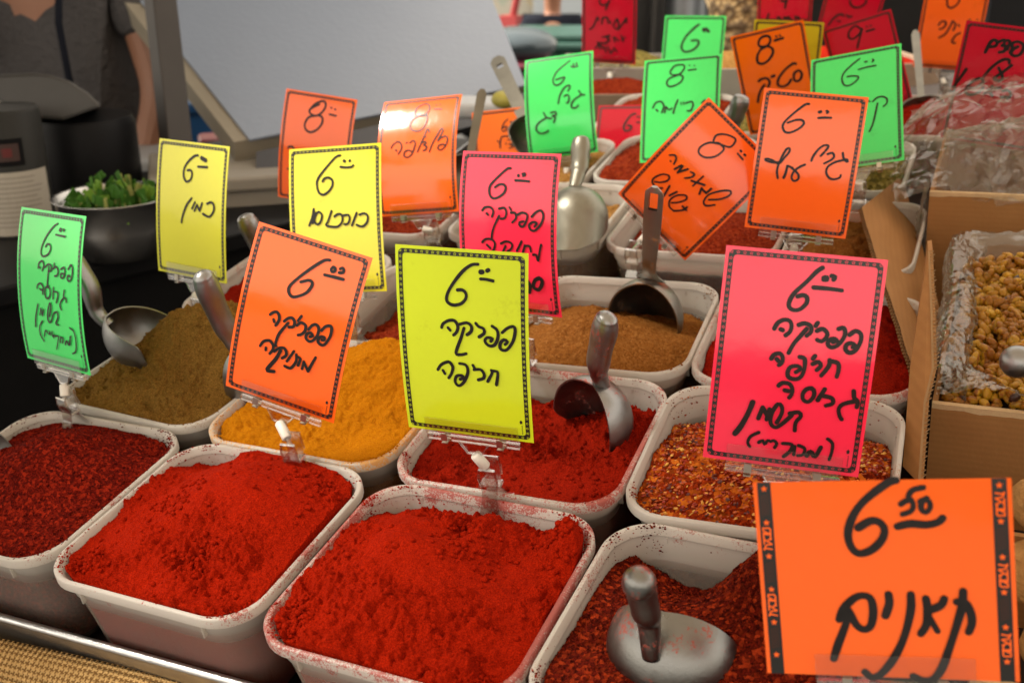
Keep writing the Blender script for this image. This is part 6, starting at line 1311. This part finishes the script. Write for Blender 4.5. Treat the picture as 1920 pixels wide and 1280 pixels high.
def person(label, M, pose, shirt, sleeve, seated=False, scale=1.0, trousers=TROU):
    e = tag(empty('person', M @ Matrix.Scale(scale, 4)), label, 'person')
    J = {'pel': ((0,0,.95), (.15,.105)), 'wai': ((0,.0,1.08), (.145,.10)), 'che': ((0,0,1.30), (.17,.115)), 'nec': ((0,.01,1.47), .058), 'hd0': ((0,-.005,1.56), .070), 'hd1': ((0,-.012,1.66), (.076,.092)), 'hd2': ((0,.0,1.73), .06),
         'lsh': ((-.185,.0,1.415), .062), 'rsh': ((.185,.0,1.415), .062), 'lhp': ((-.09,0,.90), .09), 'rhp': ((.09,0,.90), .09),
         'lkn': ((-.10,-.02,.50), .058), 'rkn': ((.10,-.02,.50), .058), 'lan': ((-.10,.02,.09), .040), 'ran': ((.10,.02,.09), .040), 'lft': ((-.11,-.15,.035), .036), 'rft': ((.11,-.15,.035), .036)}
    if seated:
        for k in ('pel','wai','che','nec','hd0','hd1','hd2','lsh','rsh','lhp','rhp'):
            p, r = J[k]; J[k] = ((p[0], p[1]+.0, p[2]-.47), r)
        J['lkn'] = ((-.12,-.45,.50), .06); J['rkn'] = ((.12,-.45,.50), .06); J['lan'] = ((-.12,-.45,.10), .042); J['ran'] = ((.12,-.45,.10), .042); J['lft'] = ((-.12,-.60,.04), .038); J['rft'] = ((.12,-.60,.04), .038)
    J.update(pose)
    E_ = [('pel','wai'),('wai','che'),('che','nec'),('nec','hd0'),('hd0','hd1'),('hd1','hd2'),('che','lsh'),('che','rsh'),('lsh','lel'),('lel','lwr'),('rsh','rel'),('rel','rwr'),('lwr','lpa'),('rwr','rpa'),('pel','lhp'),('pel','rhp'),('lhp','lkn'),('rhp','rkn'),('lkn','lan'),('rkn','ran'),('lan','lft'),('ran','rft')]
    for s in 'lr':        # palm and five separate fingers
        wv = Vector(J[s+'wr'][0]); el = Vector(J[s+'el'][0]); d = (wv-el).normalized(); sd = d.orthogonal().normalized() if abs(d.x) > .9 else (Vector((1,0,0))-d*d.x).normalized(); pn = d.cross(sd)
        J[s+'pa'] = (tuple(wv+d*.06), (.040,.022))
        for i, (off, ln) in enumerate(((-.030,.070),(-.011,.080),(.010,.078),(.029,.062))):
            b0 = wv+d*.095+sd*off; k = s+'f%d' % i
            J[k+'a'] = (tuple(b0), .0098); J[k+'b'] = (tuple(b0+d*ln*.55+pn*.010), .0088); J[k+'c'] = (tuple(b0+d*ln*.95+pn*.034), .0076)
            E_ += [(s+'pa', k+'a'), (k+'a', k+'b'), (k+'b', k+'c')]
        b0 = wv+d*.045-sd*.042; J[s+'ta'] = (tuple(b0), .012); J[s+'tb'] = (tuple(b0+d*.035-sd*.018+pn*.012), .0105); J[s+'tc'] = (tuple(b0+d*.062-sd*.012+pn*.026), .009)
        E_ += [(s+'pa', s+'ta'), (s+'ta', s+'tb'), (s+'tb', s+'tc')]
    ks = list(J); ix = {k: i for i, k in enumerate(ks)}
    skinned('body', [J[k] for k in ks], [(ix[a], ix[b]) for a, b in E_], SKIN, e, I4, ix['pel'])
    def cloth(name, keys, edges, grow, m, extra={}):
        kk = list(keys); jj = []
        for k in kk:
            p, r = extra.get(k, J.get(k)); r = tuple(x+grow for x in r) if hasattr(r, '__len__') else r+grow; jj.append((p, r))
        return skinned(name, jj, [(kk.index(a), kk.index(b)) for a, b in edges], m, e, I4, 0)
    ex = {}
    for s in 'lr':
        a, b = Vector(J[s+'sh'][0]), Vector(J[s+'el'][0]); ex[s+'sl'] = (tuple(a.lerp(b, sleeve)), .056)
    nb = Vector(J['nec'][0]); ex['nk'] = (tuple(nb+Vector((0,0,-.015))), (.105,.085)); cp_ = J['che'][0]; ex['che'] = (cp_, (.180,.138)); hp = Vector(J['pel'][0]); ex['hem'] = (tuple(hp+Vector((0,0,-.03))), (.155,.11))
    cloth('shirt', ['hem','wai','che','nk','lsh','rsh','lsl','rsl'], [('hem','wai'),('wai','che'),('che','nk'),('che','lsh'),('che','rsh'),('lsh','lsl'),('rsh','rsl')], .016, shirt, ex)
    cloth('trousers', ['pel','lhp','rhp','lkn','rkn','lan','ran'], [('pel','lhp'),('pel','rhp'),('lhp','lkn'),('rhp','rkn'),('lkn','lan'),('rkn','ran')], .014, trousers, {'pel': (tuple(hp+Vector((0,0,-.02))), (.15,.105))})
    hz = Vector(J['hd1'][0]); b = MB(); b.ell(hz+Vector((0,.016,.028)), (.092,.105,.092), 20, 12); b.build('hair', HAIR, e, None, True)
    b = MB()
    for s in (-1,1): b.ell(hz+Vector((s*.032,-.088,.0)), (.011,.008,.008), 10, 8)
    b.build('eyes', plain('eye', (.05,.03,.02), .2), e, None, True)
    b = MB(); b.ell(hz+Vector((0,-.100,-.022)), (.013,.018,.022), 10, 8)
    for s in (-1,1): b.ell(hz+Vector((s*.088,.005,-.008)), (.012,.022,.034), 10, 8)
    b.build('nose_and_ears', SKIN, e, None, True)
    b = MB(); b.ell(hz+Vector((0,-.086,-.062)), (.024,.010,.007), 10, 6); b.build('mouth', plain('lips', (.30,.10,.08), .5), e, None, True)
    return e, J
# vendor in grey behind the grinder: faces the camera, head above the picture
vp = at(128, 60, 2.50); ang = math.atan2(right.y, right.x)
M = Matrix.Translation((vp.x, vp.y, GZ)) @ Matrix.Rotation(ang+R(-18), 4, 'Z')
pose = {'lel': ((-.19,-.17,1.21), .046), 'lwr': ((-.43,-.27,1.19), .034), 'rel': ((.255,-.03,1.15), .045), 'rwr': ((.235,-.13,.93), .034)}
ev, Jv = person('person in a grey short sleeved shirt working behind the black grinder', M, pose, SHIRT, .62, scale=1.02)
b = MB(); b.box((-.07,-.150,1.33), (.028,.004,.014)); b.build('chest_badge', RD, ev)
b = MB(); b.tube([(.10,-.10,1.50),(.115,-.165,1.30),(.120,-.155,1.05),(.10,-.15,.92)], .0075, 8); b.build('strap', BLKC, ev, None, True)
mp = at(1036, 20, 7.6); M = Matrix.Translation((mp.x, mp.y, mp.z-1.06+.06)) @ Matrix.Rotation(ang, 4, 'Z')
M = Matrix.Translation((mp.x, mp.y, GZ)) @ Matrix.Rotation(ang, 4, 'Z')
pose = {'lel': ((-.25,-.02,.68), .046), 'lwr': ((-.17,-.22,.56), .034), 'rel': ((.25,-.02,.68), .046), 'rwr': ((.17,-.22,.56), .034)}
person('person in a black top seated across the street behind the green wheelie bin', M, pose, BLKC, .95, True, scale=(mp.z-GZ)/1.03)
mp2 = Vector((mp.x, mp.y, GZ)); e = tag(empty('chair', M), 'dark chair under the person in black across the street', 'chair')
b = MB(); b.box((0,.0,.40),(.44,.44,.04)); b.build('seat', BLACKM, e); b = MB(); b.box((0,.21,.70),(.42,.03,.45)); b.build('backrest', BLACKM, e)
for sx in (-1,1):
    for sy in (-1,1): b = MB(); b.box((sx*.19,sy*.19,.19),(.035,.035,.38)); b.build('leg', BLACKM, e)
# metal tongs and jars left of the vendor, top left corner
e = thing('utensil_rack', 'blurred red and steel utensils at the top left corner', 'utensils', at(15, 60, 2.9))
b = MB()
for i, (x, y) in enumerate(((8,20),(30,25),(44,40))): b.tube([at(x-18, y-60, 2.9), at(x, y, 2.85)], .012, 8)
b.build('handles', RD, e, toM(e)); b = MB()
for x, y in ((10,50),(25,48),(45,55)): b.tube([at(x, y, 2.85), at(x+6, y+60, 2.85)], .010, 8)
b.build('blades', STEEL, e, toM(e))

# ---------------------------------------------------------------- canopies (they make the shade)
n = N('canopy_canvas'); cc = n.mix(n.noise(9, 4), (.66,.55,.42), (.78,.66,.52)); n.col(cc).set(rough=.8, spec=.1)
tl = n.n('ShaderNodeBsdfTranslucent'); n.l(cc, tl.inputs[0]); m_ = n.n('ShaderNodeMixShader'); m_.inputs[0].default_value = .24
n.l(n.p.outputs[0], m_.inputs[1]); n.l(tl.outputs[0], m_.inputs[2]); n.l(m_.outputs[0], n.out.inputs[0]); CANV = n.m
def canopy(label, x0, x1, y0, y1, z, m, posts):
    e = thing('stall_canopy', label, 'canopy', Vector(((x0+x1)/2, y1, z))); b = MB(); nx, ny = 24, 16
    b.add([(x0+(x1-x0)*i/nx, y0+(y1-y0)*j/ny, z+.10*j/ny-.05*math.sin(math.pi*((i*3/nx) % 1))) for i in range(nx+1) for j in range(ny+1)],
          [(i*(ny+1)+j, (i+1)*(ny+1)+j, (i+1)*(ny+1)+j+1, i*(ny+1)+j+1) for i in range(nx) for j in range(ny)])
    b.build('canvas', m, e, toM(e), True)
    for x in posts:
        b = MB(); b.tube([(x, y1-.05, GZ), (x, y1-.05, z+.08)], .022, 8); b.build('pole', GREYP, e, toM(e))
        b = MB(); b.tube([(x, y0, z-.03), (x, y1, z+.07)], .014, 8); b.build('rail', GREYP, e, toM(e))
canopy('pale translucent canvas canopy stretched over the spice stall, above the picture', -1.40, 2.2, -1.35, 1.75, 2.38, CANV, (2.17,))
canopy('dark opaque canopy added over the neighbouring stall to shade it, above the picture', -4.6, -1.55, -.9, 3.4, 2.46, plain('dark_canvas', (.05,.045,.04), .8), (-4.57,))  # added unseen roof that darkens the neighbour's side; sun leaks through the gap
q0 = CAM-toward*13; b = MB(); prism(b, Vector((q0.x,q0.y,0))-right*14, right, -toward, 28, 1.2, GZ, GZ+1.75)
tag(b.build('added_stall_row', plain('added_row_dark', (.055,.05,.045), .7, var=.4, sc=1.5)), 'low dark stall row added behind the viewer to cut low sky from reflections', 'added stall row')  # added unseen block; its height sets where the sky sheen on the cards ends
